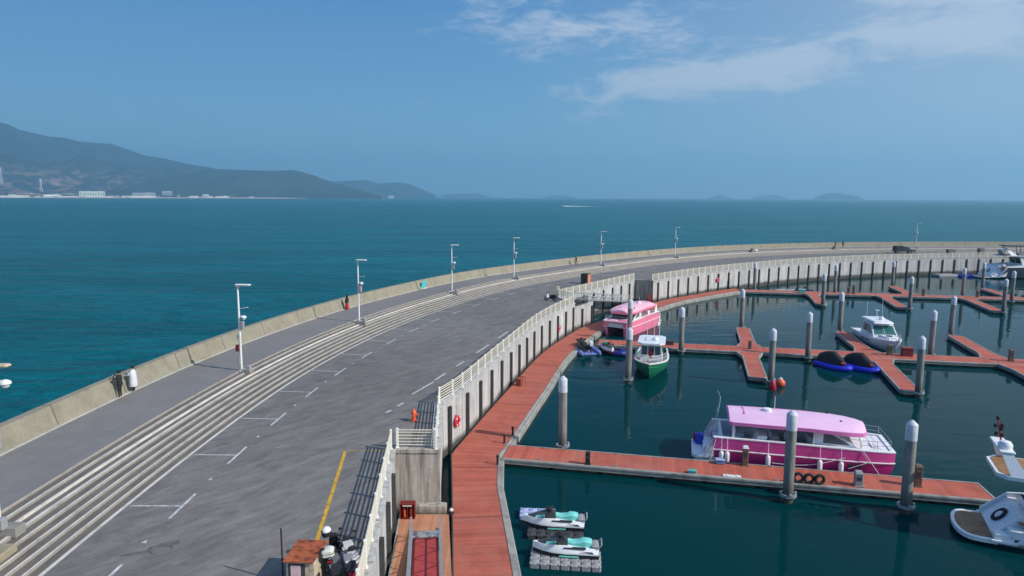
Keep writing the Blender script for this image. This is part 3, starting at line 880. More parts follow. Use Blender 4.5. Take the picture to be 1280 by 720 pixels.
# buildings on the far shore
def far_building(label, px, D, wm, hm, dm, wallcol, roofcol, kind='block'):
    d = px_dir(px, 243); b_ = math.atan2(d.x, d.y)
    t = thing('shore_building', label, 'building', (D*math.sin(b_), D*math.cos(b_), 3), -b_, 'buildings along the far shore')
    m = MB().box((0, 0, hm/2), (wm, dm, hm))
    for k in range(max(2, int(wm/14))):
        m.box((-wm/2+(k+.5)*wm/max(2, int(wm/14)), -dm/2-.1, hm*.55), (4.5, .4, hm*.45), mi=1)
    m.build('wall', [mat('shore wall '+wallcol[0], wallcol[1], .7, 0, .06, .05), M_GLASS], t)
    if kind == 'dome':
        MB().loft([[(x_, y_, hm+z_) for z_, y_ in ((0, -dm/2-1), (6, -dm/3), (9, 0), (6, dm/3), (0, dm/2+1))] for x_ in (-wm/2-1, 0, wm/2+1)]).build('roof', mat('shore roof '+roofcol[0], roofcol[1], .5, 0, .1, .05), t)
    else:
        MB().box((0, 0, hm+.8), (wm+2, dm+2, 1.6)).box((wm*.2, 0, hm+2.6), (wm*.2, dm*.4, 2.4)).build('roof', mat('shore roof '+roofcol[0], roofcol[1], .6, 0, .1, .05), t)
CW = ('white', lin(238, 238, 232)); CP = ('pale green', lin(206, 220, 205)); CG = ('grey', lin(170, 172, 176)); CB = ('buff', lin(190, 176, 160))
for a in [('long low white shed at the far left end of the distant shore', 14, 5560, 150, 9, 40, CW, CW),
          ('white domed hall left of the two pale green blocks on the distant shore', 65, 5620, 95, 10, 50, CW, CW, 'dome'),
          ('low white shed just left of the two pale green blocks on the distant shore', 87, 5580, 90, 9, 30, CW, CG),
          ('left one of the two pale green blocks on the distant shore', 107, 5650, 74, 42, 40, CP, CP),
          ('right one of the two pale green blocks on the distant shore', 123, 5650, 80, 42, 40, CP, CP),
          ('long grey shed behind the two pale green blocks on the distant shore', 95, 5900, 190, 26, 40, CG, CG),
          ('long low white shed right of the two pale green blocks on the distant shore', 137, 5590, 105, 9, 30, CW, CB),
          ('grey block with a white base, right end of the industrial shore', 180, 5680, 150, 34, 40, CG, CG),
          ('white shed at the foot of the grey block on the distant shore', 178, 5560, 170, 11, 25, CW, CW),
          ('small white building left of the grey block on the distant shore', 157, 5590, 50, 12, 25, CW, CG),
          ('pale roofed hall on the slope right of the grey block', 209, 5850, 70, 46, 30, CG, CW),
          ('isolated white house group, first one right of the industrial shore', 242, 5600, 66, 12, 25, CW, CB),
          ('small white house in the middle of the empty distant beach', 262, 5620, 42, 12, 25, CW, CG),
          ('white row of houses, last one on the bare distant beach', 278, 5640, 90, 12, 25, CW, CW),
          ('white beach hotel at the tip of the distant headland', 489, 7600, 60, 26, 25, CW, CB)]:
    far_building(*a)
rs = random.Random(11)
for k in range(34):
    px = rs.uniform(-6, 200) if k < 27 else rs.uniform(215, 330)
    dd = rs.uniform(5540, 5620) if k % 3 else rs.uniform(5700, 5900)
    far_building('tiny pale building in the strip of sheds along the far left shore', px, dd, rs.uniform(14, 46), rs.uniform(6, 13) if k % 3 else rs.uniform(16, 30), 20, rs.choice([CW, CP, CG, CB]), rs.choice([CW, CG, CB]))
def pylon(label, px, D, z, h):
    d = px_dir(px, 243); b_ = math.atan2(d.x, d.y)
    t = thing('power_pylon', label, 'pylon', (D*math.sin(b_), D*math.cos(b_), z), -b_, 'pylons on the distant hillside')
    m = MB()
    for sx in (-1, 1):
        for sy in (-1, 1): m.cyl((sx*7, sy*7, -25), (sx*1.2, sy*1.2, h), 2.2, 1.2, 5)
    for k in range(1, 6): m.box((0, 0, h*k/6), (14-11*k/6, 1, 1.2))
    m.build('mast', M_WHITEP, t)
    m = MB()
    for k in (.7, .82, .94): m.box((0, 0, h*k), (24, 2, 2))
    m.build('cross_arm', M_WHITEP, t)
pylon('tall pale pylon on the bare slope at the left edge of the distant hillside', 3, 5900, 120, 86)
pylon('pale pylon lower on the distant hillside above the white domed hall', 52, 5850, 60, 72)

# ------------------------------------------------------------------ haze over the sea
if HAZE:
    hb = bpy.data.materials.new('sea haze'); hb.use_nodes = True
    hb.node_tree.nodes.clear()
    po = hb.node_tree.nodes.new('ShaderNodeOutputMaterial'); pv = hb.node_tree.nodes.new('ShaderNodeVolumePrincipled')
    pv.inputs['Color'].default_value = (.38, .685, .885, 1); pv.inputs['Density'].default_value = 1.36e-4; pv.inputs['Anisotropy'].default_value = 0.3
    hb.node_tree.links.new(pv.outputs[0], po.inputs['Volume'])
    o = MB().box((0, 6000, 420), (45000, 20600, 860)).build('haze', hb); tag(o, kind='stuff')

# ------------------------------------------------------------------ boats
def xz(poly, y0, y1):
    """solid from an outline in the x-z plane"""
    m = MB(); n = len(poly)
    P = [(x, y0, z) for x, z in poly]+[(x, y1, z) for x, z in poly]
    m.add(P, [tuple(range(n)), tuple(range(2*n-1, n-1, -1))]+[(i, n+i, n+(i+1) % n, (i+1) % n) for i in range(n)])
    return m
def join(*ms):
    r = MB()
    for q in ms: r.add(q.v, q.f, q.m, q.uv if False else None)
    return r

def catamaran(label, loc, rz, hullc, upperc, roofc, edgec, full=True, group=None):
    """pink day-charter catamaran; bow along +x"""
    L, b = 11.8, 2.0
    t = thing('catamaran', label, 'boat', loc, rz, group)
    st = [(1.25, 2.0, 1.0), (2.2, 2.0, 1.0), (6, 2.0, 1.0), (9, 1.98, 1.0), (10.6, 1.9, .98), (11.5, 1.76, .92), (11.8, 1.66, .86)]
    rings = []
    for x, w, k in st:
        bow = max(0, (x-10.4)/1.4)
        i = .22 + .26*bow
        r = [(-w, 1.22), (-w+.03, 1.22), (-w+.06, .9), (-w+.2, .1), (-w+.3+i*.2, -.4), (-w+.5, -.4), (-w+.62-.1*bow, .1), (-w+.66-.1*bow, 1.08)]
        r = r + [(-y, z) for y, z in reversed(r)]
        rings.append([(x - (.28*bow if z < .3 else 0), y, z) for y, z in r])
    if not full: rings = [[(x, y, {1.22: 2.0, .9: 1.3, 1.08: 1.72}.get(z, z)) for x, y, z in q] for q in rings]
    MB().loft(rings).build('hull', hullc, t, 35)
    dk0 = mat('cat deck white', lin(226, 227, 230), .4, 0, .06, 1.5)
    out = [(1.25, -2.0), (6, -2.0), (9, -1.985), (10.6, -1.9), (11.5, -1.765), (11.8, -1.66), (11.8, 1.66), (11.5, 1.765), (10.6, 1.9), (9, 1.985), (6, 2.0), (1.25, 2.0)]
    sh = lambda x: 2.08 - .13*max(0, (x-7)/4.8)
    path = [(x, y, 0) for x, y in out]
    m = MB()
    nr = normals(path); rings = []
    for p, q in zip(path, nr):
        s_ = sh(p[0]); rings.append([(p[0]+q[0]*o_, p[1]+q[1]*o_, z) for o_, z in ((-.004, 1.21), (.03, 1.65), (.02, s_), (-.09, s_), (-.1, 1.21))])
    m.loft(rings)
    m.m = [1 if (i % 5) in (2, 3) else 0 for i in range(len(m.f))]; (m.build('topsides', [upperc, dk0], t, 35) if full else None)
    m = MB(); rings = []
    for p, q in zip(path, nr):
        s_ = sh(p[0]); rings.append([(p[0]+q[0]*o_, p[1]+q[1]*o_, s_+z) for o_, z in ((.05, -.02), (.05, .05), (-.2, .06), (-.2, -.02))])
    m.loft(rings); m.build('gunwale', M_WHITE, t, 35)
    MB().sweep(path, [(.0, 1.2), (.055, 1.22), (.055, 1.27), (.0, 1.29)]).build('rub_rail', M_WHITE, t)
    dk = mat('cat deck white', lin(226, 227, 230), .4, 0, .06, 1.5); gr = mat('cockpit floor grey', lin(208, 210, 212), .6, 0, .08, 2)
    MB().box((4.8, 0, 1.235), (7.0, 3.7, .02)).build('cockpit_floor', gr, t)
    # foredeck
    fd = [(8.3, -1.86), (9, -1.85), (10.6, -1.77), (11.4, -1.66), (11.68, -1.5), (11.68, 1.5), (11.4, 1.66), (10.6, 1.77), (9, 1.85), (8.3, 1.86)]
    m = MB(); n = len(fd)
    m.add([(x, y, sh(x)-.02) for x, y in fd]+[(x, y, 1.24) for x, y in fd], [tuple(range(n))]+[(i, (i+1) % n, n+(i+1) % n, n+i) for i in range(n)])
    m.rbox((10.0, .5, 2.03), (.7, .7, .1), .03); m.rbox((10.9, -.6, 2.0), (.5, .9, .08), .03)
    m.build('foredeck', dk, t)
    # stern platform and swept quarters
    m = MB(); m.prism([(-.05, -1.5), (.35, -1.85), (1.4, -1.93), (1.4, 1.93), (.35, 1.85), (-.05, 1.5)], .42, .62)
    m.rbox((1.0, .2, .8), (.7, 2.2, .36), .05)
    for s_ in (-1, 1): m.prism([(.1, s_*1.0), (.4, s_*1.9), (1.5, s_*1.93), (1.5, s_*.9)][::s_], -.3, .43)
    m.build('swim_platform', dk, t)
    for s_ in (-1, 1):
        y = s_*1.93
        xz([(1.3, 1.2), (1.3, 2.12), (1.62, 2.13), (1.15, 1.85), (.85, 1.2), (.7, .8), (.3, .62), (1.3, .62)][:], y-.07, y+.07).build('quarter_panel', M_WHITE, t)
    MB().rbox((1.75, 0, 1.65), (.18, 3.5, .85), .04).build('transom', dk, t)
    # seats, partition, helm
    m = MB()
    for x in (3.0, 5.2, 6.1): m.rbox((x, .9, 1.5), (.55, 1.5, .5), .06); m.rbox((x-.3, .9, 1.85), (.14, 1.5, .55), .05)
    m.rbox((5.0, 1.62, 1.5), (4.9, .4, .5), .06)
    m.build('bench', M_WHITE, t)
    MB().rbox((5.4, -1.35, 1.5), (2.2, .55, .5), .06).build('bench', M_WHITE, t)
    xz([(3.5, 1.24), (4.15, 1.24), (4.5, 2.35), (3.95, 2.35)], -1.75, -.5).build('partition', M_WHITE, t)
    if full: MB().rbox((4.8, 1.86, 2.62), (4.4, .03, 1.0), .01).build('side_curtain', mat('white vinyl curtain', lin(226, 228, 232), .5, 0, .06, 2), t)
    if full: MB().rbox((7.45, .95, 2.2), (.05, 1.5, 1.8), .01).build('bulkhead', dk, t)
    if not full:
        for y in (-1.7, 1.7): xz([(1.6, 2.0), (2.4, 2.0), (2.1, 3.2), (1.75, 3.2)], y-.08, y+.08).build('arch_leg', M_WHITE, t)
        MB().rbox((4.2, .9, 2.25), (.6, 1.5, .6), .08).rbox((4.2, -.4, 2.2), (.6, 1.4, .5), .08).build('deck_seat', M_WHITE, t)
    m = MB().rbox((7.3, -.6, 1.75), (.5, .9, 1.0), .08); m.torus((6.98, -.6, 2.15), .2, .025, 'X', 14, 6)
    m.build('helm', dk, t)
    # cabin windscreen
    sp_ = [(7.1, 2.1), (9.75, 2.02), (9.45, 2.3), (7.75, 3.12), (7.35, 3.12)]
    gl = [(7.75, 2.22), (9.3, 2.18), (9.1, 2.36), (7.95, 2.98), (7.75, 3.0)]
    for s_ in (-1, 1):
        y = s_*1.62
        o = xz(sp_, y-.05, y+.05).build('side_frame', M_WHITE, t)
        xz(gl, y-.056, y+.056).build('side_window', mat('smoke grey glass', lin(104, 112, 114), .12, 0, .15, 2, .8), o)
    m = MB(); m.add([(9.66, -1.56, 2.06), (9.66, 1.56, 2.06), (7.85, 1.56, 3.07), (7.85, -1.56, 3.07), (9.62, -1.56, 2.03), (9.62, 1.56, 2.03), (7.81, 1.56, 3.04), (7.81, -1.56, 3.04)],
                   [(0, 1, 2, 3), (7, 6, 5, 4), (0, 4, 5, 1), (1, 5, 6, 2), (2, 6, 7, 3), (3, 7, 4, 0)])
    m.build('windscreen', M_TGLASS if not full else M_GLASS, t)
    for x, y in ((2.45, -1.78), (2.45, 1.78), (7.2, -1.75), (7.2, 1.75)):
        MB().rbox((x, y, 2.6), (.09 if x > 3 else .16, .07, 1.06), .02).build('roof_post', M_WHITE, t)
    for y in (-1.5, 1.5): MB().cyl((9.95, y, 2.0), (9.75, y, 3.1), .025, .025, 6).build('roof_post', M_SHINE, t)
    # roof
    rings = []
    for x, w, z in ((2.2, 1.78, 3.2), (2.4, 1.92, 3.2), (4, 1.98, 3.22), (7, 1.98, 3.2), (8.6, 1.93, 3.16), (9.4, 1.8, 3.1), (10.0, 1.5, 3.03), (10.3, 1.0, 2.98)):
        top = [(-w+2*w*k/10, z + .34*(1-(2*k/10-1)**2)*(1 if w > .9 else .5)) for k in range(11)]
        rings.append([(x, y, zz) for y, zz in top]+[(x, w-.06, z-.1), (x, -w+.06, z-.1)])
    rf = MB().loft(rings).build('roof', roofc, t, 40)
    MB().prism([(2.5, -1.7), (9.2, -1.6), (9.2, 1.6), (2.5, 1.7)], 3.07, 3.085).build('headlining', dk, rf)
    ed = [(2.2, -1.78), (2.4, -1.92), (4, -1.98), (7, -1.98), (8.6, -1.93), (9.4, -1.8), (10.0, -1.5), (10.3, -1.0), (10.3, 1.0), (10.0, 1.5), (9.4, 1.8), (8.6, 1.93), (7, 1.98), (4, 1.98), (2.4, 1.92), (2.2, 1.78)]
    zr = lambda x: 3.2-.22*max(0, (x-7)/3)**1.4
    ep = [(x, y, zr(x)) for x, y in ed]+[(2.2, -1.78, 3.2)]
    MB().sweep(ep, [(.0, -.2), (.05, -.2), (.05, .02), (.0, .03)]).build('roof_edge', edgec, rf, 30)
    m = MB().lathe([(.0, .0), (.3, .0), (.32, .1), (.26, .22), (.0, .27)], (4.6, .2, 3.5), 16); m.build('radar_dome', M_WHITE, rf, 40)
    MB().tube([(5.1, .5, 3.45), (5.1, .5, 4.5)], .02, 5).build('antenna', M_WHITEP, rf)
    m = MB()
    for x, y in ((8.4, 1.2), (8.9, -.6)): m.lathe([(.07, 0), (.09, .12), (.05, .2)], (x, y, zr(x)+.22), 8)
    m.build('nav_light', M_BLACK, rf)
    xz([(3.1, 3.42), (3.18, 3.42), (3.18, 3.56), (3.1, 3.56)], -.8, .9).build('roof_handle', edgec, rf)
    # rails
    m = MB()
    bow = [(9.9, -1.78), (10.8, -1.7), (11.6, -1.5), (11.6, 1.5), (10.8, 1.7), (9.9, 1.78)]
    for x, y in bow: m.cyl((x, y, 1.98), (x, y, 2.62), .016, .016, 5)
    for z in (2.62, 2.32): m.tube([(x, y, z) for x, y in bow], .016, 5)
    m.build('bow_rail', M_SHINE, t)
    if full:
        m = MB()
        m.tube([(1.4, 1.5, 2.1), (1.7, 1.0, 4.1), (1.7, .5, 4.1), (1.4, -.2, 2.1)], .022, 5); m.tube([(1.55, 1.2, 3.2), (1.55, .2, 3.2)], .02, 5); m.tube([(1.7, .75, 4.1), (1.5, .75, 4.6)], .02, 5)
        m.build('stern_arch', M_SHINE, t)
        m = MB().rbox((.45, .75, 1.0), (.55, .7, .8), .12); m.build('motor_cover', M_BLUEP, t, 40)
        MB().rbox((.15, 1.15, .95), (.2, .45, .65), .08).build('fuel_can', M_REDP, t, 40)
        for x in (1.75, 2.1, 4.55, 7.55, 8.75):
            q = MB().lathe([(.02, -.06), (.13, .0), (.15, .12), (.15, .5), (.13, .62), (.03, .7)], (x, -2.2, .55), 10); q.tube([(x, -2.2, 1.2), (x, -2.06, 2.1)], .015, 4)
            q.build('fender', M_WHITE, t, 45)
        m = MB()
        for k in range(12):
            f0, f1 = k/12, (k+1)/12
            pt = lambda f: (4.8+4.2*f, -2.1, 1.0-.9*math.sin(math.pi*f)*.35-.3*(1-f)+.5*f)
            m.cyl(pt(f0), pt(f1), .022, .022, 5)
        m.build('mooring_line', M_WHITEP, t)
        for q in ([(9.9, -2.0, 1.95), (10.3, -2.05, 1.3), (9.2, -2.12, .8)], [(10.0, -2.0, 1.95), (10.9, -2.2, .6)], [(1.4, -2.0, 2.05), (1.1, -2.3, .6)]):
            MB().tube(q, .02, 5).build('mooring_line', M_WHITEP, t)
        for x in (9.2, 9.65):
            xz([(x, 1.02), (x+.26, 1.04), (x+.22, .82), (x-.04, .8)], -2.012+.012*(x > 9.5)-.02, -1.9).build('porthole', M_BLACK, t)
    return t
MAG = mat('magenta hull', lin(196, 44, 124), .35, 0, .06, .8); MAG2 = mat('pink topsides', lin(210, 78, 152), .35, 0, .06, .8)
PKR = mat('pale pink roof', lin(236, 192, 224), .45, 0, .05, .8); PKE = mat('pink roof edge', lin(218, 124, 184), .45, 0, .05, 1)
ROS = mat('rose hull', lin(244, 132, 164), .35, 0, .06, .8); ROS2 = mat('rose topsides', lin(240, 138, 168), .35, 0, .06, .8)
ROR = mat('rose roof', lin(246, 192, 206), .45, 0, .06, .8)
u = (math.cos(R(-12)), math.sin(R(-12)))
S0 = 13.3
cx, cy = -.8 + u[0]*S0 + .208*2.75, 46.61 + u[1]*S0 + .978*2.75
c1 = catamaran('magenta catamaran with a long pale pink roof moored behind the near pontoon', (cx+.1, cy+.12, -.1), R(-14.2), MAG, MAG2, PKR, PKE, True, 'pink catamarans')
c1.scale = (1.06, 1.0, 1.0)
catamaran('light pink catamaran lying against the quay walkway with its dark open bow towards us', (19.9, 97.5, 0), R(237), ROS, ROS2, ROR, ROS, False, 'pink catamarans')

def hull(L, B, zs, zb, rake=1.0, chine=.25, keel=-.5, tr=.9, n=15, full=.55):
    rings = []
    for k in range(n):
        t = k/(n-1)
        w = B/2*(tr+(1-tr)*min(1, t/.35)) if t < full else B/2*max(.012, 1-((t-full)/(1-full))**2.1)
        z = zs+(zb-zs)*t**2; x = L*t
        cw = w*(.86 if t < full else .86-.35*(t-full)/(1-full)); cz = chine+.35*max(0, t-full)*2
        kz = keel+(.55-keel)*max(0, (t-.72)/.28)**1.6
        rk = rake*max(0, (t-.6)/.4)**1.5
        q = [(x, -w, z), (x-rk*.25, -w*.985, z*.6+cz*.4), (x-rk*.75, -cw, cz), (x-rk, -cw*.45, (cz+kz*2)/3)]
        rings.append(q+[(x-rk, 0, kz)]+[(a, -y, c) for a, y, c in reversed(q)])
    return rings
def hull_parts(t, L, B, zs, zb, hm, dm, gm, drop=.25, low=None, **k):
    r = hull(L, B, zs, zb, **k)
    if low: r = [[(x, y, min(z, low[1]-.02*abs(i-4)) if z > low[1]*.6 else z) for i, (x, y, z) in enumerate(q)] if q[0][0] < low[0] else q for q in r]
    m = MB().loft(r, caps=False, closed=False)
    m.add(r[0], [tuple(range(len(r[0])))])
    m.build('hull', hm, t, 40)
    d = [(q[0][0], q[0][1]*.97, q[0][2]-drop) for q in r]; e = [(q[-1][0], q[-1][1]*.97, q[-1][2]-drop) for q in r]
    m = MB(); m.add(d+e, [(i, i+1, len(d)+i+1, len(d)+i) for i in range(len(d)-1)])
    m.build('deck', dm, t)
    p = [q[0] for q in r]+[q[-1] for q in reversed(r)]
    MB().sweep([(x, y, z) for x, y, z in p], [(.05, -.06), (.05, .05), (-.1, .06), (-.1, -.06)]).build('gunwale', gm, t, 40)
    return r
def rails(t, r, i0, h, name='guard_rail', m_=None, step=1, inset=.93, rows=(1.0, .55)):
    m = MB()
    for side in (0, -1):
        pts = [(q[side][0], q[side][1]*inset, q[side][2]) for q in r[i0:]]
        for p in pts[::step]: m.cyl(p, (p[0], p[1], p[2]+h), .018, .018, 5)
        for f in rows: m.tube([(p[0], p[1], p[2]+h*f) for p in pts], .018, 5)
    m.build(name, m_ or M_SHINE, t)
def house(L0, L1, w, z0, z1, fr, bk, k=.9):
    """wheelhouse / cabin block with raked ends"""
    return [[(L0, -w, z0), (L0, w, z0), (L1, w, z0), (L1, -w, z0)], [(L0+bk, -w*k, z1), (L0+bk, w*k, z1), (L1-fr, w*k, z1), (L1-fr, -w*k, z1)]]
def window_quad(p, e, m_, name, par):
    """thin pane standing e proud of the surface through 4 points"""
    p = [Vector(q) for q in p]; n = (p[1]-p[0]).cross(p[3]-p[0]).normalized()
    c = sum(p, Vector())/4
    if n.dot(c-Vector((c.x*.0+window_quad.c[0], window_quad.c[1], window_quad.c[2]))) < 0: n = -n
    a = [q+n*e for q in p]; b_ = [q-n*.02 for q in p]
    return MB().add(a+b_, [(0, 1, 2, 3), (7, 6, 5, 4), (0, 4, 5, 1), (1, 5, 6, 2), (2, 6, 7, 3), (3, 7, 4, 0)]).build(name, m_, par)
def lerp(a, b_, t): return tuple(x+(y-x)*t for x, y in zip(a, b_))
def panes(par, A, B_, C_, D, cuts, lo=.25, hi=.85, m_=None, name='window'):
    """panes in a quad A(bottom left) B(bottom right) C(top right) D(top left)"""
    for a, b_ in cuts:
        p = [lerp(lerp(A, B_, a), lerp(D, C_, a), lo), lerp(lerp(A, B_, b_), lerp(D, C_, b_), lo), lerp(lerp(A, B_, b_), lerp(D, C_, b_), hi), lerp(lerp(A, B_, a), lerp(D, C_, a), hi)]
        window_quad(p, .012, m_ or M_GLASS, name, par)
def house_windows(par, h, front, side, back=(), lo=.3, hi=.88, gm=None):
    b_, t_ = h
    window_quad.c = ((b_[0][0]+b_[2][0])/2, 0, (b_[0][2]+t_[0][2])/2)
    panes(par, b_[2], b_[3], t_[3], t_[2], front, lo, hi, gm, 'windscreen')
    panes(par, b_[3], b_[0], t_[0], t_[3], side, lo, hi, gm, 'window')
    panes(par, b_[1], b_[2], t_[2], t_[1], side, lo, hi, gm, 'window')
    panes(par, b_[0], b_[1], t_[1], t_[0], back, lo, hi, gm, 'window')

# green fishing boat
t = thing('fishing_boat', 'green hulled fishing boat with a white wheelhouse, bow towards us', 'boat', (16.1, 75.9, -.05), R(256), None)
GRN = mat('green hull paint', lin(24, 122, 92), .45, 0, .2, 1); 
r = hull_parts(t, 11.0, 3.5, 1.15, 1.9, GRN, mat('grey deck paint', lin(150, 150, 150), .7, 0, .25, 2), M_WHITEP, .4, rake=1.0, tr=.85, full=.5)
h = house(3.6, 7.0, 1.15, .8, 3.0, .35, .1, .92)
o = MB().loft(h).build('wheelhouse', M_WHITEP, t)
house_windows(o, h, [(.06, .32), (.36, .64), (.68, .94)], [(.08, .36), (.4, .64), (.68, .92)], [(.3, .7)], .5, .9)
MB().prism([(2.8, -1.0), (3.3, -1.4), (6.7, -1.4), (7.3, -.9), (7.3, .9), (6.7, 1.4), (3.3, 1.4), (2.8, 1.0)], 3.02, 3.18).rbox((5.0, 0, 3.23), (1.7, 1.3, .1), .04).build('roof', M_WHITE, t)
rails(t, r, 6, .75, step=1, m_=M_WHITEP)
MB().tube([(4.2, .7, 3.1), (4.2, .75, 6.0)], .025, 5).tube([(5.4, -.5, 3.1), (5.4, -.5, 5.4)], .025, 5).tube([(5.0, .2, 3.1), (5.0, .2, 5.0)], .03, 5).build('antenna', M_WHITEP, t)
MB().lathe([(.0, 0), (.26, 0), (.26, .14), (.18, .24), (.0, .26)], (5.6, .35, 3.28), 14).build('radar_dome', M_WHITE, t, 40)
MB().tube([(7.9, -.15, 1.3), (7.9, -.15, 2.7)], .025, 5).add([(7.9, -.15, 2.65), (7.9, -.15, 1.9), (7.95, .12, 1.75), (8.0, .2, 2.5)], [(0, 1, 2, 3)]).build('red_flag', M_REDP, t)
m = MB()
for x, y in ((8.6, .5), (8.4, -.7), (2.0, .6), (2.2, -.6), (9.3, 0)): m.rbox((x, y, 1.35 if x > 5 else .95), (.6, .45, .35), .06)
m.build('gear_box', mat('dull orange crate', lin(150, 84, 66), .7, 0, .3, 4), t)
MB().tube([(9.7, -.3, 1.9), (10.4, 0, 1.95), (9.7, .3, 1.9)], .05, 6).lathe([(.09, 0), (.09, .35)], (9.9, 0, 1.55), 8).build('bow_bitt', M_DKGREY, t)

# white cruiser
t = thing('motor_cruiser', 'white cabin cruiser with a teal windscreen beside the middle pontoon', 'boat', (46.65, 88.75, -.08), R(259.5), None)
r = hull_parts(t, 12.0, 3.5, 1.15, 1.75, M_WHITE, M_WHITE, M_WHITE, .06, rake=1.5, tr=.95, full=.5)
h = house(3.2, 8.4, 1.45, 1.1, 2.85, 2.1, .2, .84)
o = MB().loft(h).build('cabin', M_WHITE, t)
house_windows(o, h, [(.05, .49), (.51, .95)], [(.12, .5), (.53, .93)], [(.15, .85)], .36, .9, M_TGLASS)
MB().loft([[(2.3, -1.25, 2.98), (2.3, 1.25, 2.98), (7.0, 1.15, 3.0), (7.2, .6, 3.0), (7.2, -.6, 3.0), (7.0, -1.15, 3.0)], [(2.3, -1.15, 3.12), (2.3, 1.15, 3.12), (6.7, 1.0, 3.2), (6.9, .5, 3.2), (6.9, -.5, 3.2), (6.7, -1.0, 3.2)]]).build('hardtop', M_WHITE, t, 30)
h2 = [[(8.0, -1.0, 1.3), (8.0, 1.0, 1.3), (10.6, .5, 1.55), (10.6, -.5, 1.55)], [(8.0, -.9, 1.85), (8.0, .9, 1.85), (9.9, .35, 1.8), (9.9, -.35, 1.8)]]
o2 = MB().loft(h2).build('foredeck_trunk', M_WHITE, t, 30)
MB().rbox((9.0, 0, 1.86), (.55, .55, .06), .02).build('hatch', M_GLASS, o2)
MB().lathe([(.0, 0), (.3, 0), (.32, .16), (.22, .34), (0, .4)], (5.0, .3, 3.17), 14).build('radar_dome', M_WHITE, t, 40)
m = MB().tube([(3.4, -.9, 3.1), (3.3, -.9, 5.2)], .02, 5).tube([(3.4, .9, 3.1), (3.2, .9, 5.6)], .02, 5).tube([(4.2, 0, 3.15), (4.2, 0, 4.3)], .04, 6)
m.rbox((4.2, 0, 4.2), (.12, .5, .12), .02); m.build('antenna', M_WHITEP, t)
m = MB()
for y in (-1.2, 1.2): m.tube([(2.5, y, 1.1), (2.5, y, 3.0)], .03, 6); m.tube([(1.0, y*1.15, 1.15), (1.0, y*1.15, 2.0), (2.5, y, 2.1)], .02, 5)
m.build('cockpit_frame', M_SHINE, t)
rails(t, r, 7, .65)
m = MB().rbox((1.6, .5, 1.3), (.7, 1.6, .5), .08).rbox((2.6, -.7, 1.4), (.6, .6, .8), .08).rbox((2.4, .9, 1.9), (.25, .6, 1.0), .06); m.build('cockpit_seat', M_WHITE, t)
MB().box((-.35, 0, .35), (.8, 2.9, .12)).build('swim_platform', M_TEAK, t)
for s_ in (-1, 1): xz([(4.5, .75), (7.5, .95), (7.4, 1.08), (4.5, .9)], s_*1.74-.015*s_, s_*1.78).build('hull_window', M_GLASS, t)
MB().rbox((11.75, 0, 1.8), (.7, .3, .1), .03).tube([(11.9, 0, 1.7), (12.1, 0, 1.2), (11.95, .25, 1.05)], .04, 6).build('anchor', M_GALV, t)

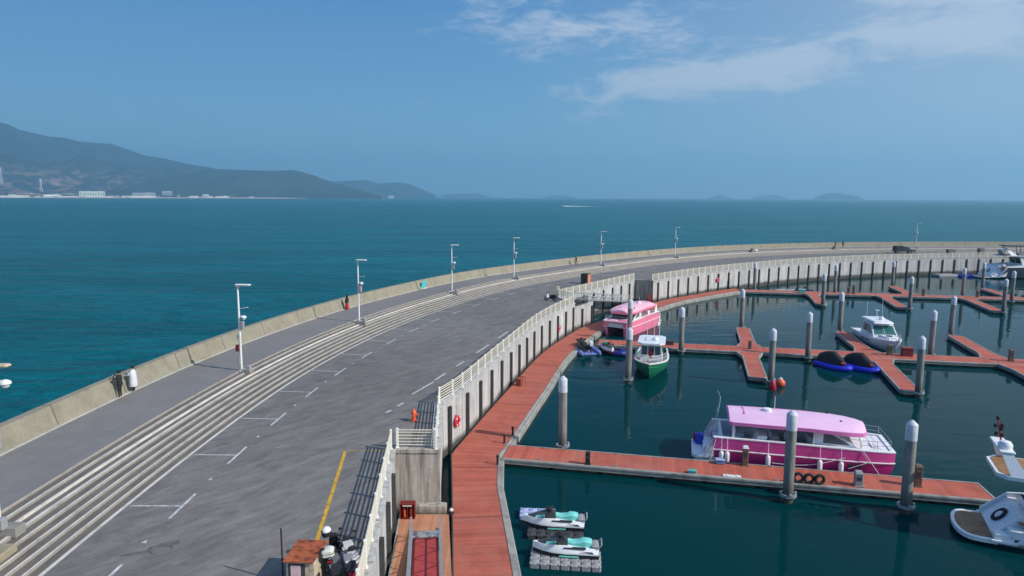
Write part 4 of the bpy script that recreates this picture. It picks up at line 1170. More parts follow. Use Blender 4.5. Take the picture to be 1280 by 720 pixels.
# large flybridge yachts
def yacht(label, loc, rz, L, B, hm, upper, zs, group, big):
    t = thing('motor_yacht', label, 'boat', loc, rz, group)
    k = L/15.0; zb = zs+.75*k
    r = hull_parts(t, L, B, zs, zb, hm, M_WHITE, M_WHITE, .05, low=(1.3*k, .5), rake=1.8*k, tr=.95, full=.52, keel=-.7)
    # teak stern platform with a rounded white rim
    P = [(.3, -B*.46)] + [(-1.5*k*max(0, math.cos(a))**.45, B*.46*math.sin(a)) for a in [R(-88+11*i) for i in range(17)]] + [(.3, B*.46)]
    MB().prism(P, .22, .44).build('swim_platform', M_WHITE, t)
    MB().prism([(x*.9+.02, y*.88) for x, y in P], .43, .455).build('platform_teak', M_TEAK, t)
    # transom with sofa, stairs
    w = B*.46
    m = MB().loft([[(.15, -w*.62, .45), (.15, w*.95, .45), (1.7*k, w*.95, .45), (1.7*k, -w*.62, .45)], [(1.3*k, -w*.62, zs+.25), (1.3*k, w*.95, zs+.25), (1.7*k, w*.95, zs+.25), (1.7*k, -w*.62, zs+.25)]])
    m.rbox((.55, -w*.82, .62), (.9, w*.34, .35), .05); m.rbox((1.1, -w*.82, .85), (.7, w*.34, .5), .05)
    m.build('transom', M_WHITE, t, 30)
    for s_ in (-1, 1):
        xz([(1.2*k, .45), (1.25*k, .62), (2.0*k, zs+.25), (4.5*k, zs+.6), (4.5*k, zs-.1), (2.3*k, zs-.15), (2.0*k, .45)] if s_ < 0 else [(.1, .45), (.1, .7), (1.3*k, zs+.45), (4.5*k, zs+.85), (4.5*k, zs-.1), (2.3*k, zs-.15), (2.0*k, .45)], s_*w-.07, s_*w+.07).build('quarter_coaming', M_WHITE, t)
    q = MB().torus((0, 0, 0), .42, .055, 'X', 26, 8); q.torus((.0, 0, 0), .30, .05, 'X', 22, 7)
    ta = math.atan2(1.3*k-.15, zs-.2)
    q.ball((.03, 0, 0), .27, (.5, 1, 1), 16, 8, 1)
    q.apply(Matrix.Translation(((.15+1.3*k)/2-.06*math.cos(ta), w*.15, (zs+.7)/2+.06*math.sin(ta))) @ Matrix.Rotation(ta, 4, 'Y')); q.build('hose_coil', [M_BLACK, M_WHITE], t, 60)
    MB().box((2.9*k, 0, zs+.012), (3.4*k, B*.8, .02)).build('cockpit_teak', M_TEAK, t)
    MB().rbox((2.1*k, 0, zs+.3), (.6, B*.6, .5), .1).rbox((1.8*k, 0, zs+.45), (.2, B*.62, .5), .08).build('sofa', M_WHITE, t)
    h = house((4.4 if big else 2.6)*k, 11.6*k, B*.41, zs, zs+2.0*k**.5, 2.6*k, -.5*k, .86)
    zf = zs+2.0*k**.5 + (0 if big else .35)
    h[1] = [(x, y, zf) for x, y, z in h[1]]; ao = 0 if big else -2.0
    o = MB().loft(h).build('saloon', upper, t)
    house_windows(o, h, [(.05, .48), (.52, .95)], [(.1, .44), (.47, .72), (.75, .92)], [(.08, .48), (.52, .92)], .34, .88)
    fa = 1.6 if big else .05
    fl = [(fa*k, -B*.3), ((fa+.4)*k, -B*.42), (8.6*k, -B*.40), (9.6*k, -B*.22), (9.6*k, B*.22), (8.6*k, B*.40), ((fa+.4)*k, B*.42), (fa*k, B*.3)]
    m = MB(); m.prism(fl, zf+.003, zf+.2); f = m.build('flybridge', M_WHITE, t)
    MB().prism([(x*.97+.15, y*.93) for x, y in fl], zf+.198, zf+.215).build('flybridge_teak', M_TEAK, f)
    MB().sweep([(p[0], p[1], zf+.2) for p in (fl[2:6]+[])][::1], [(0, 0), (.1, .55), (.02, .6), (-.08, 0)]).build('flybridge_coaming', M_WHITE, f)
    m = MB().rbox((7.6*k, 0, zf+.55), (.7, 1.2, .7), .1).rbox((6.2*k, .7, zf+.45), (1.6, .7, .5), .1).rbox((4.6*k, -.7, zf+.45), (1.6, .7, .5), .1); m.build('flybridge_seat', M_WHITE, f)
    # radar arch and mast
    m = MB()
    for s_ in (-1, 1):
        m.loft([[((2.6*k+ao), s_*B*.4-.06, zf+.2), ((3.4*k+ao), s_*B*.4-.06, zf+.2), ((3.4*k+ao), s_*B*.4+.06, zf+.2), ((2.6*k+ao), s_*B*.4+.06, zf+.2)], [((2.2*k+ao), s_*B*.3-.06, zf+1.25), ((2.7*k+ao), s_*B*.3-.06, zf+1.25), ((2.7*k+ao), s_*B*.3+.06, zf+1.25), ((2.2*k+ao), s_*B*.3+.06, zf+1.25)]])
    m.rbox(((2.45*k+ao), 0, zf+1.31), (.7*k, B*.64, .12), .04); a = m.build('radar_arch', M_WHITE, t)
    m = MB().cyl(((2.45*k+ao), .2, zf+1.35), ((2.2*k+ao), .2, zf+2.7), .05, .03, 8)
    ms = m.build('mast', M_REDP if not big else M_WHITE, a)
    for i, (dx, z) in enumerate(((-.12, 1.75), (.15, 1.72), (-.18, 2.2), (.12, 2.25), (-.1, 2.62), (.1, 2.05))):
        MB().lathe([(.05, 0), (.09, .03), (.09, .17), (.04, .2)], ((2.3*k+ao)+dx, .2, zf+z), 8).build('mast_light', M_BLACK, ms)
    MB().lathe([(0, 0), (.33, 0), (.35, .18), (.24, .36), (0, .42)], ((2.45*k+ao), -.6, zf+1.37), 14).build('radar_dome', M_WHITE, a, 40)
    if big:
        m = MB()
        for x in (3.4, 5.6, 8.2):
            for s_ in (-1, 1): m.cyl((x*k, s_*B*.36, zf+.2), (x*k-.2, s_*B*.36, zf+2.2), .06, .06, 6)
        m.build('hardtop_frame', M_DKGREY, f); MB().prism([(x*.85+.9*k, y*.9) for x, y in fl], zf+2.2, zf+2.38).build('hardtop', M_DKGREY, f)
    for s_ in (-1, 1):
        for x in (5.2, 6.6, 8.0): xz([(x*k, zs*.5), (x*k+.9, zs*.52), (x*k+.85, zs*.52+.3), (x*k+.05, zs*.5+.28)], s_*(B/2-.06), s_*(B/2+.012)).build('porthole', M_GLASS, t)
    rails(t, r, 7, .7)
    return t
yacht('white yacht at the lower right with a teak swim platform and a coiled black hose', (25.75, 35.15, 0), R(-24), 15, 3.9, M_WHITE, M_WHITE, 1.35, 'large motor yachts', False)
yacht('big grey hulled yacht at the far right edge below the quay wall', (109.6, 157.5, 0), R(-3), 24, 5.6, mat('slate hull', lin(74, 78, 88), .3, 0, .08, 1), M_WHITE, 2.6, 'large motor yachts', True)

# ------------------------------------------------------------------ jet skis and their floats
def jet_ski(label, loc, rz, c_up, c_seat, c_low, group):
    t = thing('jet_ski', label, 'jet ski', loc, rz, group)
    L = 3.3; rg = []; up = []
    for tt in (0, .12, .3, .5, .7, .85, .95, 1.0):
        w = .58*(1 if tt < .55 else max(.06, 1-((tt-.55)/.45)**1.9)); x = L*tt
        ks = .10+.35*max(0, (tt-.6)/.4)**2
        rg.append([(x, -w, .42), (x, -w*.94, .2), (x, -w*.3, ks-.1), (x, w*.3, ks-.1), (x, w*.94, .2), (x, w, .42)])
        s = .62+.1*tt+(.05 if .3 < tt < .8 else 0)
        up.append([(x+.02, -w*1.03, .40), (x+.02, -w*1.03, .47), (x, -w*.72, s), (x, w*.72, s), (x+.02, w*1.03, .47), (x+.02, w*1.03, .40)])
    MB().loft(rg).build('hull', c_low, t, 40)
    MB().loft(up).build('topside', c_up, t, 35)
    hood = [[(1.55, -.3, .66), (1.55, .3, .66), (1.55, .24, .98), (1.55, -.24, .98)], [(2.1, -.36, .68), (2.1, .36, .68), (2.05, .26, 1.0), (2.05, -.26, 1.0)], [(2.75, -.26, .68), (2.75, .26, .68), (2.7, .14, .82), (2.7, -.14, .82)], [(3.1, -.08, .68), (3.1, .08, .68), (3.08, .05, .72), (3.08, -.05, .72)]]
    MB().loft(hood).build('hood', M_DKGREY, t, 40)
    for s_ in (-1, 1):
        MB().loft([[(2.0, s_*.29, .92), (2.06, s_*.30, .80), (2.06, s_*.32, .80), (2.0, s_*.31, .92)], [(2.62, s_*.21, .82), (2.66, s_*.25, .72), (2.66, s_*.27, .72), (2.62, s_*.23, .82)]]).build('hood_stripe', c_seat, t)
    seat = []
    for x, w, z in ((.35, .2, .92), (.5, .25, .96), (.8, .26, .98), (.95, .24, .9), (1.3, .22, .86), (1.55, .18, .9), (1.68, .1, .98)):
        seat.append([(x, -w, .62), (x, -w, z-.08), (x, -w*.6, z), (x, w*.6, z), (x, w, z-.08), (x, w, .62)])
    MB().loft(seat).build('seat', c_seat, t, 40)
    m = MB().tube([(1.72, -.42, 1.08), (1.85, -.2, 1.1), (1.85, .2, 1.1), (1.72, .42, 1.08)], .035, 6).cyl((1.95, 0, .9), (1.82, 0, 1.12), .12, .09, 8).rbox((1.9, 0, 1.14), (.3, .34, .14), .05)
    m.build('handlebar', M_BLACK, t, 40)
    for s_ in (-1, 1): MB().rbox((2.05, s_*.46, .96), (.1, .24, .22), .03).build('mirror', M_BLACK, t, 40)
    for s_ in (-1, 1): MB().rbox((1.2, s_*.42, .66), (1.1, .2, .05), .02).build('footwell', M_BLACK, t)
    for s_ in (-1, 1): xz([(.25, .50), (.9, .58), (.35, .58)], s_*.6-.01*s_, s_*.615).build('side_flash', M_BLACK, t)
    for s_ in (-1, 1): xz([(1.0, .24), (2.0, .24), (1.95, .31), (1.0, .31)], s_*.565, s_*.595).build('side_stripe', c_seat, t)
    MB().tube([(.1, -.4, .62), (-.12, -.35, .85), (-.12, .35, .85), (.1, .4, .62)], .035, 6).rbox((.2, 0, .72), (.35, .7, .12), .04).build('rear_grab_rail', M_GREYP, t, 40)
    return t
TEAL = mat('mint seat vinyl', lin(126, 214, 204), .5, 0, .1, 4)
for o_ in list(bpy.data.objects):
    if o_.name.startswith('jet_ski'): o_.scale = (1.05, 1.05, 1.05)
def cube_dock(label, loc, rz, nx, ny, m_, group, base=None):
    t = thing('cube_dock', label, 'float dock', loc, rz, group)
    me = None
    for i in range(nx):
        for j in range(ny):
            if me is None:
                q = MB().rbox((0, 0, .0), (.485, .485, .40), .07)
                for a in range(4): q.rbox((.205*math.cos(a*math.pi/2+math.pi/4)*1.3, .205*math.sin(a*math.pi/2+math.pi/4)*1.3, .15), (.12, .12, .08), .02, math.pi/4)
                o = q.build('float_cube', m_, t, 40); me = o.data
            else:
                o = bpy.data.objects.new('float_cube', me); COL.objects.link(o); o.parent = t
            o.location = ((i-(nx-1)/2)*.5, (j-(ny-1)/2)*.5, .1)
    if base: MB().box((0, 0, -.03), (nx*.5-.06, ny*.5-.06, .2)).build('float_base', base, t)
    return t
JR = R(168)+math.pi*0
cube_dock('grey cube float dock under the nearest white and mint jet ski', (2.72, 31.85, 0), R(-6), 7, 3, M_GREYP, 'jet ski floats beside the walkway')
cube_dock('dark cube float dock under the second white and mint jet ski', (2.40, 34.7, 0), R(-6), 6, 3, M_DKGREY, 'jet ski floats beside the walkway')
cube_dock('pale blue cube float tied behind the second white and mint jet ski', (1.5, 36.75, 0), R(-4), 4, 2, M_LBLUE, 'jet ski floats beside the walkway', M_BLUEP)
jet_ski('nearest white and mint jet ski on the grey cube float', (4.4, 32.1, .12), R(174), M_WHITE, TEAL, M_BLACK, 'white and mint jet skis')
jet_ski('white and mint jet ski just behind the nearest one', (3.98, 34.95, .12), R(174), M_WHITE, TEAL, M_BLACK, 'white and mint jet skis')

def ring_float(label, loc, rz, L, W, m_, acc, group):
    """U-shaped inflatable dock"""
    t = thing('inflatable_dock', label, 'float dock', loc, rz, group)
    pts = [(-L/2, -W/2, .22), (L*.2, -W/2, .22), (L*.42, -W*.32, .28), (L/2, 0, .34), (L*.42, W*.32, .28), (L*.2, W/2, .22), (-L/2, W/2, .22)]
    sm = []
    for a, b_ in zip(pts, pts[1:]):
        for k in range(4): sm.append(lerp(a, b_, k/4))
    sm.append(pts[-1])
    rings = []
    for i, p in enumerate(sm):
        a, b_ = Vector(sm[max(0, i-1)]), Vector(sm[min(len(sm)-1, i+1)]); d = (b_-a).normalized(); n = Vector((d.y, -d.x, 0)).normalized()
        rr = .3 if 0 < i < len(sm)-1 else .14
        rings.append([Vector(p)+n*rr*math.cos(k*math.pi/5)+Vector((0, 0, rr*math.sin(k*math.pi/5))) for k in range(10)])
    MB().loft(rings).build('tube', m_, t, 50)
    MB().box((0, 0, .12), (L*.86, W*.9, .12)).build('floor', m_, t)
    if acc: MB().rbox((-L*.36, 0, .36), (.3, W*.5, .3), .08).build('bumper', acc, t)
    return t
def covered_ski(label, loc, rz, acc, group):
    t = thing('jet_ski', label, 'jet ski', loc, rz, group)
    rings = []
    for x, w, z in ((-1.7, .4, .75), (-1.45, .58, 1.15), (-.9, .62, 1.4), (-.2, .64, 1.58), (.35, .62, 1.66), (.8, .54, 1.4), (1.2, .46, 1.15), (1.6, .22, .85), (1.75, .06, .7)):
        rings.append([(x+random.uniform(-.03, .03), w*math.cos(a)*(1+random.uniform(-.05, .05)), .42+(z-.42)*max(0, math.sin(a))**.75) for a in [math.pi*k/10 for k in range(11)]])
    MB().loft(rings).build('cover', mat('black canvas', lin(44, 40, 44), .8, 0, .3, 3), t, 60)
    rg = []
    for tt in (0, .3, .6, .85, 1.0):
        w = .58*(1 if tt < .55 else max(.06, 1-((tt-.55)/.45)**1.9)); x = -1.7+3.5*tt
        rg.append([(x, -w, .5), (x, -w*.8, .1), (x, w*.8, .1), (x, w, .5)])
    MB().loft(rg).build('hull', M_DKGREY, t, 40)
    MB().rbox((1.35, 0, .62), (.7, .5, .2), .06).build('bow_trim', acc, t, 40)
    MB().rbox((.5, .5, .8), (.3, .12, .5), .05).build('pale_patch', M_GREYP, t, 40)
    return t
INF = mat('ultramarine inflatable', lin(32, 40, 200), .5, 0, .15, 2)
ring_float('bright blue inflatable dock under the left covered jet ski', (34.6, 71.6, 0), R(-70), 4.0, 1.75, INF, None, 'blue inflatable docks by the middle pontoon')
ring_float('bright blue inflatable dock under the right covered jet ski', (37.2, 70.9, 0), R(-70), 4.0, 1.75, INF, None, 'blue inflatable docks by the middle pontoon')
covered_ski('left one of the two jet skis under black covers, with an orange bow', (34.5, 71.9, .15), R(-70), M_ORANGE, 'covered jet skis')
covered_ski('right one of the two jet skis under black covers, with a red bow', (37.1, 71.2, .15), R(-70), mat('scarlet paint', lin(220, 50, 40), .45), 'covered jet skis')
# small craft in the corner by the walkway
ring_float('pale blue inflatable boat in the corner between walkway and middle pontoon', (8.75, 78.4, 0), R(102), 4.0, 2.1, mat('faded blue inflatable', lin(112, 132, 196), .55, 0, .25, 3), None, None)
def outboard(label, loc, rz, mc):
    t = thing('outboard_motor', label, 'outboard motor', loc, rz, 'outboard motors on the pale blue inflatable')
    MB().loft([[(-.22, -.17, .6), (.24, -.17, .6), (.24, .17, .6), (-.22, .17, .6)], [(-.28, -.2, .8), (.26, -.2, .8), (.26, .2, .8), (-.28, .2, .8)], [(-.2, -.17, 1.12), (.2, -.15, 1.16), (.2, .15, 1.16), (-.2, .17, 1.12)]]).build('cowl', mc, t, 40)
    MB().cyl((0, 0, .62), (.05, 0, -.1), .11, .08, 8).rbox((0, 0, -.08), (.5, .08, .12), .03).build('leg', M_BLACK, t, 40)
    MB().tube([(.2, 0, .8), (.75, .05, .95)], .03, 6).build('tiller', M_BLACK, t)
    return t
outboard('black outboard motor on the left of the pale blue inflatable', (8.3, 77.2, .35), R(102), M_BLACK)
outboard('white topped outboard motor on the right of the pale blue inflatable', (9.2, 77.6, .35), R(102), M_WHITEP)
jet_ski('dark jet ski sitting in the pale blue inflatable', (8.6, 77.6, .3), R(100), M_DKGREY, M_BLACK, M_BLACK, 'small jet skis in the corner')
jet_ski('green and white jet ski with a red front between the inflatable and the pile', (11.0, 79.6, .15), R(-82), M_WHITEP, mat('green vinyl', lin(30, 150, 96), .5, 0, .2, 4), mat('red and black hull', lin(150, 30, 26), .5, 0, .4, 4), 'small jet skis in the corner')
ring_float('navy blue inflatable dock against the pile left of the fishing boat', (12.3, 77.6, 0), R(-78), 2.8, 1.5, mat('navy inflatable', lin(34, 42, 130), .5, 0, .2, 2), None, None)
# behind the far pontoon
t = thing('dinghy', 'small grey dinghy behind the start of the far pontoon', 'boat', (51.0, 130.6, 0), R(-10), None)
hull_parts(t, 3.6, 1.5, .5, .7, M_GREYP, M_GREYP, M_WHITEP, .2, rake=.4, keel=-.15, chine=.1)
MB().box((1.2, 0, .4), (.3, 1.2, .06)).box((2.2, 0, .42), (.3, 1.1, .06)).build('thwart', M_WHITEP, t)
jet_ski('lone dark blue jet ski behind the far pontoon, right of the grey dinghy', (54.4, 130.2, .1), R(-15), mat('navy gelcoat', lin(40, 50, 110), .4), M_BLACK, M_BLACK, None)
# rafts by the big yacht
for lab, x, y, sx, mm in [('pale floating platform against the far quay wall, left of the blue one', 101.8, 159.5, 5.0, M_GREYP), ('bright blue floating platform against the far quay wall', 106.2, 159.0, 3.4, M_BLUEP), ('navy floating platform between the blue one and the big yacht', 108.8, 161.8, 2.0, mat('navy plastic', lin(36, 40, 96), .5))]:
    t = thing('floating_platform', lab, 'float dock', (x, y, 0), R(8), 'floating platforms by the far quay wall')
    MB().rbox((0, 0, .15), (sx, 2.4, .7), .12).build('float', mm, t)
    MB().box((0, 0, .515), (sx-.3, 2.1, .03)).build('deck', mm, t)
# speedboat out at sea
t = thing('speedboat', 'tiny white speedboat racing left with a white wake, far out at sea', 'boat', (106, 1405, .2), R(184), None)
r = hull_parts(t, 9, 2.8, 1.1, 1.5, M_WHITE, M_WHITE, M_WHITE, .2, rake=1.2)
MB().loft(house(3.0, 6.0, 1.1, 1.0, 2.3, .9, .1)).build('cabin', M_WHITE, t)
MB().box((4.5, 0, 1.75), (2.0, 2.22, .35)).build('window', M_GLASS, t)
wk = MB()
rng = random.Random(3)
for i in range(46):
    x = 108+i*2.0; w_ = (1.4+.5*math.sin(i*1.7)) if i < 26 else .5*abs(math.sin(i))
    y = 1405+ i*.14
    wk.add([(x-2.2, y-w_*3, .02), (x+1.6, y-w_*3-1*rng.random(), .02), (x+1.6, y+w_*3, .02), (x-2.2, y+w_*3+rng.random(), .02), (x-1, y-w_, .7*max(0, 1-i/30)+.05), (x+1, y+w_, .7*max(0, 1-i/30)+.05)], [(0, 1, 5, 4), (1, 2, 5), (2, 3, 4, 5), (3, 0, 4)])
o = wk.build('wake_foam', mat('foam', lin(238, 242, 244), .8, 0, .1, .5)); tag(o, 'white foam wake trailing behind the speedboat', 'wake', None, 'stuff')

# ------------------------------------------------------------------ buoys, pedestals and other pontoon gear
t = thing('mooring_buoy', 'round orange buoy floating beside the front finger pile', 'buoy', (26.0, 64.2, .3))
MB().ball((0, 0, 0), .44, (1, 1, 1), 18, 10).build('float', M_ORANGE, t, 60); MB().lathe([(.2, 0), (.2, .06), (.08, .1), (.08, .2)], (0, 0, .39), 10).build('top_eye', M_WHITEP, t)
t = thing('mooring_buoy', 'long dark red buoy hanging in front of the finger pile', 'buoy', (24.75, 62.9, 0))
MB().lathe([(.05, -.5), (.3, -.2), (.34, .3), (.24, .75), (.06, .95)], (0, 0, 0), 14).build('float', mat('crimson buoy', lin(170, 24, 54), .4), t, 60); MB().lathe([(.06, 0), (.06, .15)], (0, 0, .92), 8).build('top_eye', M_GREYP, t)
def pedestal(label, loc, m_, h=1.0, w=.32, cap=None):
    t = thing('power_pedestal', label, 'service pedestal', loc, UA, 'service pedestals on the pontoons')
    MB().rbox((0, 0, h/2), (w, w, h), .03).rbox((0, 0, .02), (w+.1, w+.1, .05), .01).build('body', m_, t)
    MB().loft([[(-w*.56, -w*.56, h), (w*.56, -w*.56, h), (w*.56, w*.56, h), (-w*.56, w*.56, h)], [(-w*.4, -w*.4, h+.12), (w*.4, -w*.4, h+.12), (w*.4, w*.4, h+.12), (-w*.4, w*.4, h+.12)]]).build('cap', cap or m_, t)
    MB().rbox((0, -w/2, h*.65), (w*.6, .04, h*.3), .01).build('socket_panel', M_DKGREY, t)
BRN = mat('brown pedestal wood', lin(112, 92, 76), .7, 0, .3, 4)
for lab, x, y, m_, h, w_ in [('black pedestal on the near pontoon, nearest to the walkway', 5.05, 43.1, M_BLACK, .75, .3),
                             ('brown pedestal with a pale cap in front of the magenta catamaran stern', 15.4, 43.05, BRN, 1.2, .36),
                             ('small grey pedestal in front of the magenta catamaran windscreen', 21.3, 39.95, M_GREYP, .8, .45),
                             ('brown pedestal on the near pontoon just right of the catamaran bow', 24.9, 39.9, BRN, 1.25, .4),
                             ('brown pedestal beside the pile of the orange buoy finger', 27.8, 78.1, BRN, .9, .35),
                             ('greenish pedestal at the cruiser bow on the middle pontoon', 42.6, 75.3, mat('olive box', lin(92, 96, 80), .6), 1.1, .5),
                             ('brown pedestal on the middle pontoon left of the right edge', 54.3, 72.6, BRN, 1.2, .42),
                             ('brown pedestal on the middle pontoon at the right edge', 55.9, 71.9, BRN, 1.1, .42),
                             ('left one of the two close brown pedestals on the far pontoon', 62.3, 125.2, BRN, 1.2, .4),
                             ('right one of the two close brown pedestals on the far pontoon', 63.2, 125.1, BRN, 1.5, .4),
                             ('brown pedestal alone in the middle of the far pontoon', 74.8, 122.9, BRN, 1.2, .4),
                             ('brown pedestal at the right of the far pontoon', 83.6, 121.4, BRN, 1.2, .4)]:
    pedestal(lab, (x, y, ZD), m_, h, w_, M_WHITEP if 'pale cap' in lab else None)
def dock_box(label, loc, rz, d, m_, lid):
    t = thing('dock_box', label, 'dock box', loc, rz)
    MB().rbox((0, 0, d[2]*.42), (d[0], d[1], d[2]*.84), .03).build('body', m_, t)
    MB().rbox((0, 0, d[2]*.92), (d[0]+.06, d[1]+.06, d[2]*.16), .03).build('lid', lid, t)
dock_box('dark red dock box beside the white cruiser bow', (44.3, 74.9, ZD), UA, (1.1, .7, 1.0), mat('maroon box', lin(108, 36, 40), .55), mat('maroon lid', lin(140, 60, 54), .55))
dock_box('teal box where the left front finger meets the far pontoon', (54.2, 126.4, ZD), UA, (1.2, .8, .7), mat('teal plastic', lin(90, 170, 165), .5), mat('pale teal plastic', lin(150, 205, 200), .5))
dock_box('small blue box on the near pontoon behind the catamaran fenders', (13.85, 43.35, ZD), UA, (.55, .4, .32), mat('dusty blue plastic', lin(96, 130, 180), .5), M_LBLUE)
dock_box('small teal box on the front edge of the near pontoon', (11.6, 41.75, ZD), UA, (.5, .3, .2), mat('teal plastic', lin(90, 170, 165), .5), mat('teal plastic', lin(90, 170, 165), .5))
dock_box('dark box standing on the middle pontoon right of the fishing boat', (18.9, 80.3, ZD), UA, (1.0, .6, .5), M_DKGREY, M_DKGREY)
t = thing('boarding_plank', 'white plank lying on the near pontoon below the catamaran', 'plank', (13.95, 41.2, ZD+.01), R(-12)); 
MB().rbox((0, 0, .03), (1.1, .32, .06), .01).build('board', M_WHITEP, t)
for s_ in (-1, 1): MB().rbox((.3*s_, 0, .075), (.08, .32, .03), .01).build('batten', M_WHITEP, t)
for i, x in enumerate((17.75, 18.35, 18.95)):
    t = thing('tyre_fender', ('left', 'middle', 'right')[i]+' one of the three black tyres standing on the near pontoon', 'tyre', (x, 40.25-(x-17.75)*.21, ZD+.36), R(-12+6*i), 'black tyres on the near pontoon')
    MB().torus((0, 0, 0), .26, .10, 'Y', 24, 10).build('tread', M_BLACK, t, 60)
    MB().torus((0, 0, 0), .19, .035, 'Y', 20, 6).build('bead', M_DKGREY, t, 60)
t = thing('cable_drum', 'small brown slatted crate and frame on the walkway by the quay wall', 'crate', (.75, 62.1, ZD), R(70))
MB().rbox((0, 0, .35), (.7, .5, .7), .03).build('body', mat('red brown crate', lin(138, 66, 52), .7, 0, .3, 4), t)
MB().rbox((.9, 0, .6), (.06, .5, .06), .01).rbox((.9, .25, .3), (.06, .06, .6), .01).rbox((.9, -.25, .3), (.06, .06, .6), .01).rbox((.6, .25, .55), (.6, .04, .05), .01).build('handle_frame', M_RUST, t)
# mooring bars lying across the walkway edge by the near pontoon
for i, (x, y) in enumerate(((-.75, 43.0), (-.35, 46.9), (.25, 48.6))):
    t = thing('mooring_bollard', ('short black bollard on the walkway edge just below the near pontoon', 'short black bollard on the walkway edge at the near pontoon root', 'short black bollard on the walkway edge just above the near pontoon')[i], 'bollard', (x-.15, y, ZD), 0, 'black bollards on the walkway edge')
    MB().lathe([(.12, 0), (.12, .04), (.07, .08), (.07, .5), (.11, .55), (.11, .62), (.05, .66)], n=12).build('post', M_BLACK, t, 40)
    MB().lathe([(.16, 0), (.16, .02)], n=12).build('base_plate', M_GALV, t)
# lifebuoys and wall items
def wall_pt(curve, x, y, off):
    s = curve.near(x, y); return curve.at(s, off)
CW1 = Curve(W1); CW2 = Curve(W2)
for lab, c_, x, y, z in [('red lifebuoy on the quay wall nearest to the near pontoon', CW1, -3.95, 46.9, 2.2), ('faded red lifebuoy on the quay wall left of the pale blue inflatable', CW1, 5.6, 82.8, 2.0), ('red lifebuoy on the far curved quay wall', CW2, 39.5, 130.2, 2.4)]:
    px, py, a = wall_pt(c_, x, y, .16)
    t = thing('lifebuoy', lab, 'lifebuoy', (px, py, z), a, 'red lifebuoys on the quay walls')
    MB().torus((0, 0, 0), .32, .11, 'Y', 24, 8).build('ring', mat('lifebuoy red', lin(214, 44, 66), .5, 0, .1, 4), t, 60)
    m = MB()
    for k in range(4): m.rbox((.32*math.cos(k*math.pi/2+.8), 0, .32*math.sin(k*math.pi/2+.8)), (.13, .235, .13), .02)
    m.build('band', M_WHITEP, t)
    MB().tube([(0, .05, .3), (0, .05, 1.2)], .02, 5).rbox((0, .08, .42), (.12, .12, .1), .02).build('hanger', M_GALV, t)
px, py, a = wall_pt(CW1, 5.35, 84.4, .03)
t = thing('wall_sign', 'small white notice board on the quay wall above the faded lifebuoy', 'sign', (px, py, 2.75), a)
MB().rbox((0, 0, 0), (.95, .05, .95), .01).build('board', M_WHITEP, t)
m = MB()
for k in range(4): m.box((-.05*(k % 2), -.03, .3-.2*k), (.6-.1*(k % 2), .012, .07))
m.build('text_block', M_GREYP, t)

# ------------------------------------------------------------------ lower landing at the bottom of the view
t = thing('floating_platform', 'tan plank platform in the recess at the bottom of the view', 'dock', (0, 0, 0), 0, None)
pf = [(-3.45, 35.85), (-6.2, 35.85), (-5.75, 30.5), (-4.9, 18), (-1.75, 18), (-2.75, 29.7)]
MB().prism(pf, ZD-.08, ZD).build('deck', M_TAN, t)
MB().prism([(x*.995-.01, y) for x, y in pf], -.4, ZD-.085).build('float', M_FLOAT, t)
MB().sweep([(p[0], p[1]) for p in (pf[1], pf[2], pf[3])], [(.0, ZD-.15), (.0, ZD+.02), (-.1, ZD+.02), (-.1, ZD-.15)]).build('edge_strip', M_ALU, t)
t = thing('concrete_ledge', 'low concrete ledge at the foot of the stained end wall beside the red extinguisher box', 'ledge', (-4.55, 36.2, 0))
MB().rbox((0, 0, .55), (1.9, .5, .9), .04).build('ledge_body', M_RAW, t)
# gangway coming down towards the platform
t = thing('gangway', 'grey railed gangway with a red deck at the bottom edge of the view', 'gangway', (-4.4, 33.2, ZD), R(-83))
slope = lambda x: .06 + x*.08
m = MB().add([(x, y, slope(x)) for x in (0, 16) for y in (-.62, .62)]+[(x, y, slope(x)-.06) for x in (0, 16) for y in (-.62, .62)], [(0, 1, 3, 2), (4, 6, 7, 5), (0, 2, 6, 4), (1, 5, 7, 3), (0, 4, 5, 1), (2, 3, 7, 6)])
m.build('deck', mat('red gangway deck', lin(168, 62, 62), .7, 0, .12, 3), t)
for s_ in (-1, 1):
    m = MB(); y = s_*.72
    B0 = lambda x: (x, y, slope(x)+.04); T0 = lambda x: (x, y, slope(x)+1.05)
    M0 = Matrix.Rotation(-math.atan(.08), 4, 'Y')
    m.box(((-1.0+16)/2, y, slope(7.5)+.02), (17, .12, .18), M=M0); m.box((8, y, slope(8)+1.06), (16.2, .1, .1), M=M0); m.box((8, y, slope(8)+.55), (16, .05, .05), M=M0)
    for k in range(11):
        m.cyl(B0(k*1.6), T0(k*1.6), .035, .035, 6)
        if k < 10: m.cyl(B0(k*1.6), T0(k*1.6+1.6), .026, .026, 5)
    m.build('side_rail', M_GALV, t)
MB().rbox((-.35, 0, .06), (.5, 1.5, .1), .03).rbox((.25, 0, .2), (.12, 1.5, .12), .03).build('toe_ramp', M_GALV, t)
